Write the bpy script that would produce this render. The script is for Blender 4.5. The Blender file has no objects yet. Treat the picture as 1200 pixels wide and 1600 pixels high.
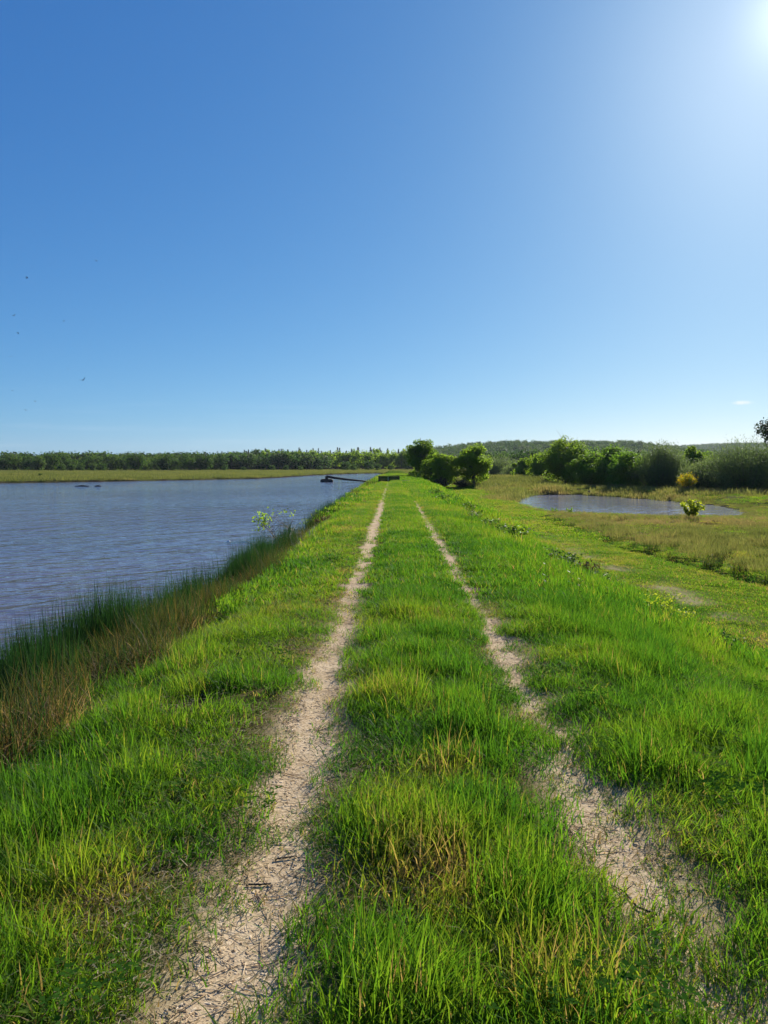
import bpy, math, random
import numpy as np
from math import radians, sin, cos, pi
random.seed(7)
RNG = np.random.default_rng(7)
S = bpy.context.scene
COL = S.collection

# ------------------------------------------------------------------ camera, sky, sun, exposure
PITCH = radians(3.61)
FPX = 1156.0
CAMH = 1.65
HAZE = 0.00006
cam_d = bpy.data.cameras.new('camera'); cam = bpy.data.objects.new('camera', cam_d); COL.objects.link(cam)
cam.location = (0, 0, CAMH); cam.rotation_euler = (pi/2 - PITCH, 0, 0)
cam_d.sensor_fit = 'VERTICAL'; cam_d.sensor_height = 36.0; cam_d.lens = 36.0*FPX/1600.0
cam_d.clip_start = 0.05; cam_d.clip_end = 30000
S.camera = cam
SUN_EL, SUN_AZ = radians(27.4), radians(28.5)
W = bpy.data.worlds.new('World'); S.world = W; W.use_nodes = True
wn = W.node_tree.nodes; wl = W.node_tree.links
bg = wn['Background']
sky = wn.new('ShaderNodeTexSky'); sky.sky_type = 'NISHITA'; sky.sun_disc = False
sky.sun_elevation = SUN_EL; sky.sun_rotation = SUN_AZ
sky.altitude = 50; sky.air_density = 0.7; sky.dust_density = 0.40; sky.ozone_density = 3.0
sep = wn.new('ShaderNodeSeparateColor'); com = wn.new('ShaderNodeCombineColor'); wl.new(sky.outputs[0], sep.inputs[0])
for i, (g_, p_) in enumerate(((0.312, 1.07), (0.82, 0.78), (1.92, 0.50))):     # contrast curve of the phone's sky, per channel
    pw = wn.new('ShaderNodeMath'); pw.operation = 'POWER'; pw.inputs[1].default_value = p_; wl.new(sep.outputs[i], pw.inputs[0])
    mu = wn.new('ShaderNodeMath'); mu.operation = 'MULTIPLY'; mu.inputs[1].default_value = g_; wl.new(pw.outputs[0], mu.inputs[0]); wl.new(mu.outputs[0], com.inputs[i])
ctc = wn.new('ShaderNodeTexCoord'); csx = wn.new('ShaderNodeSeparateXYZ'); wl.new(ctc.outputs['Generated'], csx.inputs[0])
cmp_ = wn.new('ShaderNodeMapping'); cmp_.inputs['Scale'].default_value = (3.2, 3.2, 42); wl.new(ctc.outputs['Generated'], cmp_.inputs[0])
cnz = wn.new('ShaderNodeTexNoise'); cnz.inputs['Scale'].default_value = 2.3; cnz.inputs['Detail'].default_value = 6; wl.new(cmp_.outputs[0], cnz.inputs[0])
crm = wn.new('ShaderNodeMapRange'); crm.inputs[1].default_value = .55; crm.inputs[2].default_value = .78; wl.new(cnz.outputs[0], crm.inputs[0])
cel = wn.new('ShaderNodeMapRange'); cel.inputs[1].default_value = .105; cel.inputs[2].default_value = .015; wl.new(csx.outputs['Z'], cel.inputs[0])
cml = wn.new('ShaderNodeMath'); cml.operation = 'MULTIPLY'; wl.new(crm.outputs[0], cml.inputs[0]); wl.new(cel.outputs[0], cml.inputs[1])
cm2 = wn.new('ShaderNodeMath'); cm2.operation = 'MULTIPLY'; cm2.inputs[1].default_value = .10; wl.new(cml.outputs[0], cm2.inputs[0])
cmx = wn.new('ShaderNodeMixRGB'); cmx.inputs[2].default_value = (6.6, 7.1, 7.6, 1)       # thin wisps of cloud over the horizon
wl.new(cm2.outputs[0], cmx.inputs[0]); wl.new(com.outputs[0], cmx.inputs[1])
# one small cloud low on the right
cdist = wn.new('ShaderNodeVectorMath'); cdist.operation = 'SUBTRACT'; cdist.inputs[1].default_value = (0.4322, 0.8986, 0.0755); wl.new(ctc.outputs['Generated'], cdist.inputs[0])
cscl = wn.new('ShaderNodeVectorMath'); cscl.operation = 'MULTIPLY'; cscl.inputs[1].default_value = (75, 75, 330); wl.new(cdist.outputs[0], cscl.inputs[0])
cwob = wn.new('ShaderNodeTexNoise'); cwob.inputs['Scale'].default_value = 160; cwob.inputs['Detail'].default_value = 4; wl.new(ctc.outputs['Generated'], cwob.inputs[0])
clen = wn.new('ShaderNodeVectorMath'); clen.operation = 'LENGTH'; wl.new(cscl.outputs[0], clen.inputs[0])
cad = wn.new('ShaderNodeMath'); cad.operation = 'ADD'; wl.new(clen.outputs['Value'], cad.inputs[0]); wl.new(cwob.outputs[0], cad.inputs[1])
cmr = wn.new('ShaderNodeMapRange'); cmr.inputs[1].default_value = 1.55; cmr.inputs[2].default_value = .7; cmr.inputs[4].default_value = .75; wl.new(cad.outputs[0], cmr.inputs[0])
cm3 = wn.new('ShaderNodeMixRGB'); cm3.inputs[2].default_value = (6.9, 7.2, 7.5, 1); wl.new(cmr.outputs[0], cm3.inputs[0]); wl.new(cmx.outputs[0], cm3.inputs[1])
# bright aureole of the hazy air right round the sun
adt = wn.new('ShaderNodeVectorMath'); adt.operation = 'DOT_PRODUCT'; wl.new(ctc.outputs['Generated'], adt.inputs[0])
adt.inputs[1].default_value = (sin(SUN_AZ)*cos(SUN_EL), cos(SUN_AZ)*cos(SUN_EL), sin(SUN_EL))
amx = wn.new('ShaderNodeMath'); amx.operation = 'MAXIMUM'; amx.inputs[1].default_value = 0; wl.new(adt.outputs['Value'], amx.inputs[0])
last = cm3.outputs[0]
for ex, gn in ((1100, 3.2), (75, 1.0)):
    ap = wn.new('ShaderNodeMath'); ap.operation = 'POWER'; ap.inputs[1].default_value = ex; wl.new(amx.outputs[0], ap.inputs[0])
    aa = wn.new('ShaderNodeMixRGB'); aa.blend_type = 'ADD'; aa.inputs[2].default_value = (gn, gn*.99, gn*.97, 1); wl.new(ap.outputs[0], aa.inputs[0]); wl.new(last, aa.inputs[1]); last = aa.outputs[0]
wl.new(last, bg.inputs['Color'])
bg.inputs['Strength'].default_value = 0.10
sd = bpy.data.lights.new('sun', 'SUN'); sd.energy = 5.0; sd.angle = radians(0.53); sd.color = (1.0, 0.95, 0.86)
sun = bpy.data.objects.new('sun', sd); COL.objects.link(sun)
from mathutils import Vector
sv = Vector((sin(SUN_AZ)*cos(SUN_EL), cos(SUN_AZ)*cos(SUN_EL), sin(SUN_EL)))
sun.rotation_euler = sv.to_track_quat('Z', 'Y').to_euler(); sun.location = (30, 60, 50)
S.view_settings.view_transform = 'Standard'; S.view_settings.look = 'None'
S.view_settings.gamma = 1.0; S.view_settings.use_curve_mapping = False
S.view_settings.exposure = 0.50
S.render.engine = 'CYCLES'
S.cycles.max_bounces = 6; S.cycles.diffuse_bounces = 3; S.cycles.glossy_bounces = 2
S.cycles.transmission_bounces = 4; S.cycles.transparent_max_bounces = 4
S.cycles.use_denoising = True
S.cycles.sample_clamp_direct = 12
S.cycles.caustics_reflective = False; S.cycles.caustics_refractive = False

# ------------------------------------------------------------------ helpers
def pix(px, py, y):
    """a point of the place seen at pixel (px, py) of the photograph, y metres ahead"""
    dx, dz = (px-600)/FPX, (800-py)/FPX
    d = np.array([dx, cos(PITCH)+dz*sin(PITCH), -sin(PITCH)+dz*cos(PITCH)])
    return np.array([0, 0, CAMH]) + d*(y/d[1])

def sstep(a, b, x):
    t = np.clip((np.asarray(x, float)-a)/(b-a), 0, 1); return t*t*(3-2*t)

def _hash(ix, iy, seed):
    h = (ix.astype(np.int64)*374761393 + iy.astype(np.int64)*668265263 + seed*1442695041) & 0xFFFFFFFF
    h = ((h ^ (h >> 13))*1274126177) & 0xFFFFFFFF
    h = (h ^ (h >> 16)) & 0xFFFFFFFF
    return h/4294967295.0

def vnoise(x, y, seed=0):
    x = np.asarray(x, float); y = np.asarray(y, float)
    ix = np.floor(x); iy = np.floor(y); fx = x-ix; fy = y-iy
    fx = fx*fx*(3-2*fx); fy = fy*fy*(3-2*fy)
    a = _hash(ix, iy, seed); b = _hash(ix+1, iy, seed); c = _hash(ix, iy+1, seed); d = _hash(ix+1, iy+1, seed)
    return (a*(1-fx)+b*fx)*(1-fy) + (c*(1-fx)+d*fx)*fy

def fbm(x, y, scale, octv=3, seed=0):
    s = 0; a = 1.0; t = 0; f = 1.0/scale
    for o in range(octv):
        s = s + a*vnoise(np.asarray(x)*f+17.3*o, np.asarray(y)*f-9.1*o, seed+o); t += a; a *= .5; f *= 2.03
    return s/t

def sd_poly(x, y, poly):
    """signed distance, positive inside"""
    x = np.asarray(x, float); y = np.asarray(y, float)
    d2 = np.full(x.shape, 1e18); ins = np.zeros(x.shape, bool)
    n = len(poly)
    for i in range(n):
        ax, ay = poly[i]; bx, by = poly[(i+1) % n]
        ex, ey = bx-ax, by-ay
        t = np.clip(((x-ax)*ex+(y-ay)*ey)/(ex*ex+ey*ey+1e-12), 0, 1)
        d2 = np.minimum(d2, (x-ax-t*ex)**2+(y-ay-t*ey)**2)
        c = ((ay > y) != (by > y))
        with np.errstate(divide='ignore', invalid='ignore'):
            xi = ax + (y-ay)/(by-ay if by != ay else 1e-12)*ex
        ins ^= c & (x < xi)
    return np.where(ins, 1, -1)*np.sqrt(d2)

def mesh_np(name, V, quads=None, tris=None, attrs=None, mats=(), midx=None, smooth=False):
    me = bpy.data.meshes.new(name)
    V = np.asarray(V, np.float32)
    q = np.zeros((0, 4), np.int32) if quads is None else np.asarray(quads, np.int32).reshape(-1, 4)
    t = np.zeros((0, 3), np.int32) if tris is None else np.asarray(tris, np.int32).reshape(-1, 3)
    me.vertices.add(len(V)); me.vertices.foreach_set('co', V.ravel())
    nl = q.size + t.size
    if nl:
        me.loops.add(nl); me.loops.foreach_set('vertex_index', np.concatenate([q.ravel(), t.ravel()]))
        me.polygons.add(len(q)+len(t))
        st = np.concatenate([np.arange(len(q))*4, q.size+np.arange(len(t))*3]).astype(np.int32)
        me.polygons.foreach_set('loop_start', st)
        if midx is not None: me.polygons.foreach_set('material_index', np.asarray(midx, np.int32))
    me.update(calc_edges=True)
    for k, a in (attrs or {}).items():
        a = np.asarray(a)
        if a.ndim == 2:
            at = me.attributes.new(k, 'FLOAT_VECTOR', 'POINT'); at.data.foreach_set('vector', a.astype(np.float32).ravel())
        elif a.dtype.kind in 'iu':
            at = me.attributes.new(k, 'INT', 'POINT'); at.data.foreach_set('value', a.astype(np.int32))
        else:
            at = me.attributes.new(k, 'FLOAT', 'POINT'); at.data.foreach_set('value', a.astype(np.float32))
    for m in mats: me.materials.append(m)
    if smooth and nl: me.polygons.foreach_set('use_smooth', np.ones(len(me.polygons), bool))
    return me

def link(name, me, parent=None, loc=None):
    o = bpy.data.objects.new(name, me); COL.objects.link(o)
    if parent is not None: o.parent = parent
    if loc is not None: o.location = [float(v) for v in loc]
    return o

def tag(o, label=None, cat=None, group=None, kind=None):
    if label: o['label'] = label
    if cat: o['category'] = cat
    if group: o['group'] = group
    if kind: o['kind'] = kind
    return o

def thing(name, label, cat, loc=(0, 0, 0), rz=0.0, group=None, scale=1.0):
    o = bpy.data.objects.new(name, None); COL.objects.link(o); o.empty_display_size = .3
    o.location = [float(v) for v in loc]; o.rotation_euler = (0, 0, rz)
    o.scale = (scale,)*3 if not hasattr(scale, '__len__') else scale
    return tag(o, label, cat, group)

def dup(root, loc, rz, label, scale=1.0, group=None):
    r = root.copy(); COL.objects.link(r); r.location = [float(v) for v in loc]; r.rotation_euler = (0, 0, rz)
    r.scale = (scale,)*3 if not hasattr(scale, '__len__') else scale
    r['label'] = label
    if group: r['group'] = group
    for ch in list(root.children):
        c = ch.copy(); COL.objects.link(c); c.parent = r
        for g in ch.children:
            d = g.copy(); COL.objects.link(d); d.parent = c
    return r

ORD = ['first', 'second', 'third', 'fourth', 'fifth', 'sixth', 'seventh', 'eighth', 'ninth', 'tenth', 'eleventh', 'twelfth',
       'thirteenth', 'fourteenth', 'fifteenth', 'sixteenth', 'seventeenth', 'eighteenth', 'nineteenth', 'twentieth']

class Buf:
    """collects verts / quads / tris with a per-vertex tone"""
    def __init__(s): s.V = []; s.Q = []; s.T = []; s.A = []; s.n = 0
    def add(s, V, Q=None, T=None, tone=0.5):
        V = np.asarray(V, float).reshape(-1, 3)
        if Q is not None and len(Q): s.Q.append(np.asarray(Q)+s.n)
        if T is not None and len(T): s.T.append(np.asarray(T)+s.n)
        s.V.append(V); s.A.append(np.broadcast_to(np.asarray(tone, float), (len(V),))); s.n += len(V)
    def mesh(s, name, mats, smooth=False):
        return mesh_np(name, np.concatenate(s.V), np.concatenate(s.Q) if s.Q else None, np.concatenate(s.T) if s.T else None,
                       {'tone': np.concatenate(s.A)}, mats, smooth=smooth)

def tube(buf, P, R, sides=6, tone=.5):
    P = np.asarray(P, float); n = len(P); R = np.broadcast_to(np.asarray(R, float), (n,))
    T = np.gradient(P, axis=0); T /= np.linalg.norm(T, axis=1)[:, None]+1e-9
    ref = np.array([.3, .2, .93]); ref = ref if abs(T[0] @ ref) < .9 else np.array([1., .1, 0])
    A = np.cross(T, ref); A /= np.linalg.norm(A, axis=1)[:, None]+1e-9
    B = np.cross(T, A)
    th = np.arange(sides)*2*pi/sides
    V = P[:, None, :] + R[:, None, None]*(np.cos(th)[None, :, None]*A[:, None, :]+np.sin(th)[None, :, None]*B[:, None, :])
    i = np.arange(n-1)[:, None]*sides; j = np.arange(sides)[None, :]; k = (j+1) % sides
    Q = np.stack([i+j, i+k, i+sides+k, i+sides+j], -1).reshape(-1, 4)
    V = np.concatenate([V.reshape(-1, 3), P[[-1]], P[[0]]])
    e = (n-1)*sides; m = n*sides
    jj = np.arange(sides); kk = (jj+1) % sides
    T2 = np.concatenate([np.stack([e+jj, e+kk, np.full(sides, m)], -1), np.stack([kk, jj, np.full(sides, m+1)], -1)])
    buf.add(V, Q, T2, tone)

def box(buf, c, s, rz=0, tone=.5):
    x, y, z = np.array(s)/2
    V = np.array([[a, b, d] for d in (-z, z) for b in (-y, y) for a in (-x, x)])
    R = np.array([[cos(rz), -sin(rz), 0], [sin(rz), cos(rz), 0], [0, 0, 1]])
    V = V @ R.T + np.array(c)
    Q = [[0, 2, 3, 1], [4, 5, 7, 6], [0, 1, 5, 4], [2, 6, 7, 3], [0, 4, 6, 2], [1, 3, 7, 5]]
    buf.add(V, Q, None, tone)

# ------------------------------------------------------------------ materials
def new_mat(name):
    m = bpy.data.materials.new(name); m.use_nodes = True
    nt = m.node_tree; return m, nt.nodes, nt.links, nt.nodes['Principled BSDF']

def ramp(n, stops, interp='LINEAR'):
    r = n.new('ShaderNodeValToRGB'); cr = r.color_ramp; cr.interpolation = interp
    while len(cr.elements) < len(stops): cr.elements.new(0.5)
    for e, (p, c) in zip(cr.elements, stops): e.position = p; e.color = (*c, 1)
    return r

def math_n(n, l, op, a, b=None):
    m = n.new('ShaderNodeMath'); m.operation = op
    for i, v in enumerate((a, b)):
        if v is None: continue
        if isinstance(v, (int, float)): m.inputs[i].default_value = v
        else: l.new(v, m.inputs[i])
    return m.outputs[0]

def leaf_mat(name, stops, trans_gain=2.2, trans=0.45, rough=.5, spec=.35, instanced=False, tone_amt=.35, obj_amt=.25):
    """blade / leaf: principled + translucent, colour along a ramp driven by tint + per-blade tone"""
    m, n, l, p = new_mat(name)
    tone = n.new('ShaderNodeAttribute'); tone.attribute_name = 'tone'
    if instanced:
        ti = n.new('ShaderNodeAttribute'); ti.attribute_type = 'INSTANCER'; ti.attribute_name = 'tint'; base = ti.outputs['Fac']
    else:
        oi = n.new('ShaderNodeObjectInfo'); base = math_n(n, l, 'ADD', math_n(n, l, 'MULTIPLY', oi.outputs['Random'], obj_amt), .5-obj_amt/2)
    tt = math_n(n, l, 'MULTIPLY', math_n(n, l, 'SUBTRACT', tone.outputs['Fac'], .5), tone_amt)
    fac = math_n(n, l, 'ADD', base, tt)
    r = ramp(n, stops); l.new(fac, r.inputs[0])
    l.new(r.outputs[0], p.inputs['Base Color'])
    p.inputs['Roughness'].default_value = rough; p.inputs['Specular IOR Level'].default_value = spec
    tr = n.new('ShaderNodeBsdfTranslucent')
    g = n.new('ShaderNodeMixRGB'); g.blend_type = 'MULTIPLY'; g.inputs[0].default_value = 1
    g.inputs[2].default_value = (trans_gain*1.05, trans_gain, trans_gain*.55, 1)
    l.new(r.outputs[0], g.inputs[1]); l.new(g.outputs[0], tr.inputs['Color'])
    mx = n.new('ShaderNodeMixShader'); mx.inputs[0].default_value = trans
    l.new(p.outputs[0], mx.inputs[1]); l.new(tr.outputs[0], mx.inputs[2])
    l.new(mx.outputs[0], n['Material Output'].inputs['Surface'])
    return m

G_STOPS = [(0.0, (.023, .078, .009)), (.3, (.052, .132, .010)), (.55, (.098, .172, .012)), (.78, (.160, .195, .020)), (.9, (.19, .155, .045)), (1.0, (.22, .155, .07))]
M_GRASS = leaf_mat('grass_blade', G_STOPS, 2.6, .5, .6, .14, True)
R_STOPS = [(0.0, (.012, .042, .012)), (.35, (.026, .066, .016)), (.55, (.065, .072, .02)), (.75, (.135, .088, .034)), (1.0, (.30, .21, .105))]
M_RUSH = leaf_mat('rush_stem', R_STOPS, 2.1, .36, .6, .12, True, .7)
M_RUSH1 = leaf_mat('rush_stem_single', R_STOPS, 1.8, .35, .6, .15, False, .45)
M_MARSH = leaf_mat('marsh_blade', [(0, (.085, .105, .036)), (.4, (.140, .150, .052)), (.7, (.20, .165, .080)), (1, (.26, .18, .12))], 2.2, .45, .7, .1, True)
F_STOPS = [(0, (.034, .088, .013)), (.35, (.070, .140, .018)), (.65, (.115, .175, .023)), (1, (.17, .21, .033))]
M_LEAF = leaf_mat('oak_leaf', F_STOPS, 2.7, .55, .6, .15)
M_OAK_BACKLIT = leaf_mat('backlit_oak_leaf', [(0, (.012, .028, .010)), (1, (.035, .060, .018))], 1.6, .3, .6, .15)  # leaf colour darkened, painting in the shade of a backlit crown
M_LEAF_L = leaf_mat('light_leaf', [(0, (.065, .125, .014)), (.5, (.125, .19, .02)), (1, (.18, .23, .032))], 2.9, .6, .6, .15)
M_WILLOW = leaf_mat('willow_leaf', [(0, (.045, .080, .030)), (.5, (.090, .130, .055)), (1, (.16, .19, .10))], 2.3, .5, .6, .2)
M_FARLEAF = leaf_mat('woodland_leaf', [(0, (.020, .052, .012)), (.5, (.042, .088, .018)), (1, (.085, .13, .026))], 2.2, .46, .65, .15, False, .6, .5)
M_FARINST = leaf_mat('woodland_mass_leaf', [(0, (.022, .056, .016)), (.5, (.045, .090, .024)), (1, (.085, .125, .03))], 2.2, .44, .65, .15, True)
M_CONIFER = leaf_mat('conifer_needle', [(0, (.010, .026, .010)), (1, (.025, .048, .016))], 1.2, .12, .6, .2)
M_BRAMBLE = leaf_mat('bramble_leaf', [(0, (.018, .052, .010)), (.5, (.045, .095, .016)), (1, (.10, .14, .035))], 2.2, .40, .55, .12, False, .7)
M_DEAD = leaf_mat('dead_leaf', [(0, (.06, .036, .018)), (.5, (.13, .082, .04)), (1, (.22, .15, .08))], 1.3, .25, .7, .2, False, .8)
M_BROOM = leaf_mat('broom_flower', [(0, (.10, .12, .01)), (.45, (.35, .27, .01)), (1, (.70, .48, .01))], 1.7, .5, .6, .2, False, .9)
M_YELLOWG = leaf_mat('yellow_green_leaf', [(0, (.10, .15, .012)), (.5, (.20, .25, .02)), (1, (.32, .34, .04))], 2.2, .55, .5, .3, False, .8)

def bark_mat(name, c1, c2, sc=12):
    m, n, l, p = new_mat(name)
    tc = n.new('ShaderNodeTexCoord'); nz = n.new('ShaderNodeTexNoise'); nz.inputs['Scale'].default_value = sc; nz.inputs['Detail'].default_value = 5
    l.new(tc.outputs['Object'], nz.inputs['Vector'])
    r = ramp(n, [(.3, c1), (.7, c2)]); l.new(nz.outputs[0], r.inputs[0]); l.new(r.outputs[0], p.inputs['Base Color'])
    b = n.new('ShaderNodeBump'); b.inputs['Strength'].default_value = .6; b.inputs['Distance'].default_value = .02
    l.new(nz.outputs[0], b.inputs['Height']); l.new(b.outputs[0], p.inputs['Normal'])
    p.inputs['Roughness'].default_value = .85; return m
M_BARK = bark_mat('bark', (.055, .043, .032), (.14, .115, .09))
M_TWIG = bark_mat('grey_twig', (.10, .085, .07), (.26, .22, .18), 40)
M_DARKWOOD = bark_mat('dark_wood', (.018, .016, .014), (.05, .042, .035), 8)
M_STRAW = bark_mat('dry_straw', (.24, .18, .10), (.42, .33, .2), 60)

def soil(n, l):
    tc = n.new('ShaderNodeTexCoord')
    v = n.new('ShaderNodeTexVoronoi'); v.inputs['Scale'].default_value = 70; l.new(tc.outputs['Object'], v.inputs[0])
    z = n.new('ShaderNodeTexNoise'); z.inputs['Scale'].default_value = 45; z.inputs['Detail'].default_value = 8; z.inputs['Roughness'].default_value = .75; l.new(tc.outputs['Object'], z.inputs[0])
    w = n.new('ShaderNodeTexNoise'); w.inputs['Scale'].default_value = 2.2; w.inputs['Detail'].default_value = 5; l.new(tc.outputs['Object'], w.inputs[0])
    f = math_n(n, l, 'ADD', math_n(n, l, 'MULTIPLY', z.outputs[0], .45), math_n(n, l, 'MULTIPLY', w.outputs[0], .40))
    f = math_n(n, l, 'ADD', f, math_n(n, l, 'MULTIPLY', v.outputs['Color'], .2))
    r = ramp(n, [(.30, (.20, .130, .068)), (.42, (.43, .305, .172)), (.55, (.60, .45, .272)), (.75, (.76, .60, .40))]); l.new(f, r.inputs[0])
    return r.outputs[0], math_n(n, l, 'ADD', z.outputs[0], math_n(n, l, 'MULTIPLY', v.outputs['Distance'], .25))

def ground_mat():
    m, n, l, p = new_mat('meadow_ground')
    tc = n.new('ShaderNodeTexCoord')
    def noise(s, d=4, ro=.55):
        z = n.new('ShaderNodeTexNoise'); z.inputs['Scale'].default_value = s; z.inputs['Detail'].default_value = d; z.inputs['Roughness'].default_value = ro
        l.new(tc.outputs['Object'], z.inputs['Vector']); return z.outputs[0]
    fine = noise(35, 5, .7); mid = noise(1.6, 5, .6); wide = noise(.12, 5, .6)
    mixf = math_n(n, l, 'ADD', math_n(n, l, 'MULTIPLY', mid, .55), math_n(n, l, 'MULTIPLY', wide, .45))
    rg = ramp(n, [(.32, (.045, .095, .014)), (.5, (.085, .135, .016)), (.68, (.15, .16, .035))]); l.new(mixf, rg.inputs[0])
    rs = ramp(n, [(.3, (.17, .115, .065)), (.5, (.34, .245, .145)), (.72, (.52, .39, .25))]); l.new(fine, rs.inputs[0])
    rm = ramp(n, [(.33, (.085, .085, .03)), (.5, (.15, .13, .055)), (.7, (.20, .15, .085))]); l.new(mixf, rm.inputs[0])
    rw = ramp(n, [(.3, (.035, .028, .02)), (.7, (.075, .06, .04))]); l.new(mid, rw.inputs[0])
    def attr(k):
        a = n.new('ShaderNodeAttribute'); a.attribute_name = k; return a.outputs['Fac']
    def mix(f, a, b):
        x = n.new('ShaderNodeMixRGB'); l.new(f, x.inputs[0]); l.new(a, x.inputs[1]); l.new(b, x.inputs[2]); return x.outputs[0]
    c = mix(attr('marsh'), rg.outputs[0], rm.outputs[0])
    c = mix(attr('mud'), c, rw.outputs[0])
    bare = n.new('ShaderNodeMath'); bare.operation = 'MULTIPLY_ADD'; l.new(attr('bare'), bare.inputs[0]); bare.inputs[1].default_value = 1.0
    bare.use_clamp = True; l.new(math_n(n, l, 'MULTIPLY', math_n(n, l, 'SUBTRACT', fine, .5), .0), bare.inputs[2])
    rt = ramp(n, [(.3, (.05, .036, .018)), (.5, (.11, .085, .035)), (.7, (.17, .13, .055))]); l.new(fine, rt.inputs[0])
    c = mix(attr('thatch'), c, rt.outputs[0])
    c = mix(bare.outputs[0], c, soil(n, l)[0])
    l.new(c, p.inputs['Base Color']); p.inputs['Roughness'].default_value = 1.0; p.inputs['Specular IOR Level'].default_value = .0
    b = n.new('ShaderNodeBump'); b.inputs['Strength'].default_value = .5; b.inputs['Distance'].default_value = .015
    l.new(fine, b.inputs['Height']); l.new(b.outputs[0], p.inputs['Normal'])
    return m
M_GROUND = ground_mat()

def track_mat():
    m, n, l, p = new_mat('chipped_track')
    c, h = soil(n, l)
    l.new(c, p.inputs['Base Color']); p.inputs['Roughness'].default_value = 1.0; p.inputs['Specular IOR Level'].default_value = 0
    b = n.new('ShaderNodeBump'); b.inputs['Strength'].default_value = .6; b.inputs['Distance'].default_value = .01
    l.new(h, b.inputs['Height']); l.new(b.outputs[0], p.inputs['Normal'])
    return m
M_TRACK = track_mat()

def water_mat(name, col, amp, rot, rough=.05):
    m, n, l, p = new_mat(name)
    tc = n.new('ShaderNodeTexCoord')
    def wave(sx, sy, det, a, seed):
        mp = n.new('ShaderNodeMapping'); mp.inputs['Rotation'].default_value = (0, 0, rot+a); mp.inputs['Location'].default_value = (seed, seed*2, 0)
        mp2 = n.new('ShaderNodeMapping'); mp2.inputs['Scale'].default_value = (sx, sy, 1)
        l.new(tc.outputs['Object'], mp.inputs[0]); l.new(mp.outputs[0], mp2.inputs[0])
        z = n.new('ShaderNodeTexNoise'); z.inputs['Scale'].default_value = 1.0; z.inputs['Detail'].default_value = det; z.inputs['Roughness'].default_value = .5
        l.new(mp2.outputs[0], z.inputs[0]); return z.outputs[0]
    h = math_n(n, l, 'ADD', math_n(n, l, 'MULTIPLY', wave(1.0, .26, 2, 0, 3), 1.5), math_n(n, l, 'MULTIPLY', wave(3.6, 1.1, 2, .35, 9), .55))
    h = math_n(n, l, 'ADD', h, math_n(n, l, 'MULTIPLY', wave(11, 4.5, 2, -.3, 5), .06))
    h = math_n(n, l, 'MULTIPLY', h, math_n(n, l, 'ADD', math_n(n, l, 'MULTIPLY', wave(.07, .02, 2, .2, 7), 1.6), .2))
    b = n.new('ShaderNodeBump'); b.inputs['Strength'].default_value = 1.0; b.inputs['Distance'].default_value = amp
    l.new(h, b.inputs['Height']); l.new(b.outputs[0], p.inputs['Normal'])
    z = n.new('ShaderNodeTexNoise'); z.inputs['Scale'].default_value = .06; z.inputs['Detail'].default_value = 3; l.new(tc.outputs['Object'], z.inputs[0])
    r = ramp(n, [(.35, col), (.65, tuple(c*1.35 for c in col))]); l.new(z.outputs[0], r.inputs[0]); l.new(r.outputs[0], p.inputs['Base Color'])
    p.inputs['Roughness'].default_value = rough; p.inputs['IOR'].default_value = 1.333; p.inputs['Specular IOR Level'].default_value = .5
    return m
M_LAKE = water_mat('lake_water', (.115, .112, .152), .16, radians(40))
M_POND = water_mat('pond_water', (.22, .225, .285), .09, radians(40), .06)  # turbid water, base also paled bluer in place of reflected sky

# ------------------------------------------------------------------ terrain
K = 0.013
TL, TR = -0.50, 0.95                         # wheel tracks (u)
def u_of(x, y): return x - K*y
SHORE_Y = [-60, 0, 6, 8.4, 10.6, 15.5, 20, 25, 40, 52, 80, 255]; SHORE_U = [-5.8, -5.2, -4.7, -4.3, -3.85, -3.2, -3.2, -3.3, -3.3, -3.3, -3.4, -3.4]
REED_Y = [0, 4, 8, 12, 15, 18, 22, 26, 60]; REED_U = [-2.5, -2.4, -2.45, -2.5, -2.5, -2.7, -2.85, -2.95, -2.95]          # landward edge of the rushes
def shore(y): return np.interp(y, SHORE_Y, SHORE_U)
LAKE = [(-420, -60)] + [(float(shore(y))+K*y, y) for y in (-60, -20, 0, 6, 10, 14, 17, 21, 25, 32, 40, 52, 65, 80, 120, 180, 240)] + \
       [(-1.5, 262), (-9, 246), (-16, 227), (-19, 212), (-21.5, 200), (-24, 172), (-28, 156), (-37, 143), (-46, 132), (-61, 117), (-85, 103), (-130, 92), (-250, 85), (-420, 80)]
POND = [(12.0, 70.7), (12.2, 62), (12.8, 56), (15, 53.5), (18, 52), (23, 50), (25.2, 51.5), (27, 55), (28.6, 58.5), (29.0, 62), (29.2, 68), (28.8, 75), (27.2, 81), (23.7, 90), (18, 88.5), (15.2, 82), (13, 76)]
ZL, ZP = -1.2, -1.9
HOLE = (-1.30, 5.25)

def sd_lake(x, y):
    return sd_poly(x, y, LAKE) + (fbm(x, y, 2.2, 3, 31)-.5)*np.clip(.5+np.asarray(y)*.006, .5, 1.6)
def sd_pond(x, y):
    return sd_poly(x, y, POND) + (fbm(x, y, 2.5, 3, 41)-.5)*1.3
def ditch_u(y): return np.interp(y, [5, 10, 20, 27, 34, 40, 50, 60], [11.4, 10.8, 10.05, 9.1, 8.8, 8.85, 9.6, 10.8])

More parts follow.
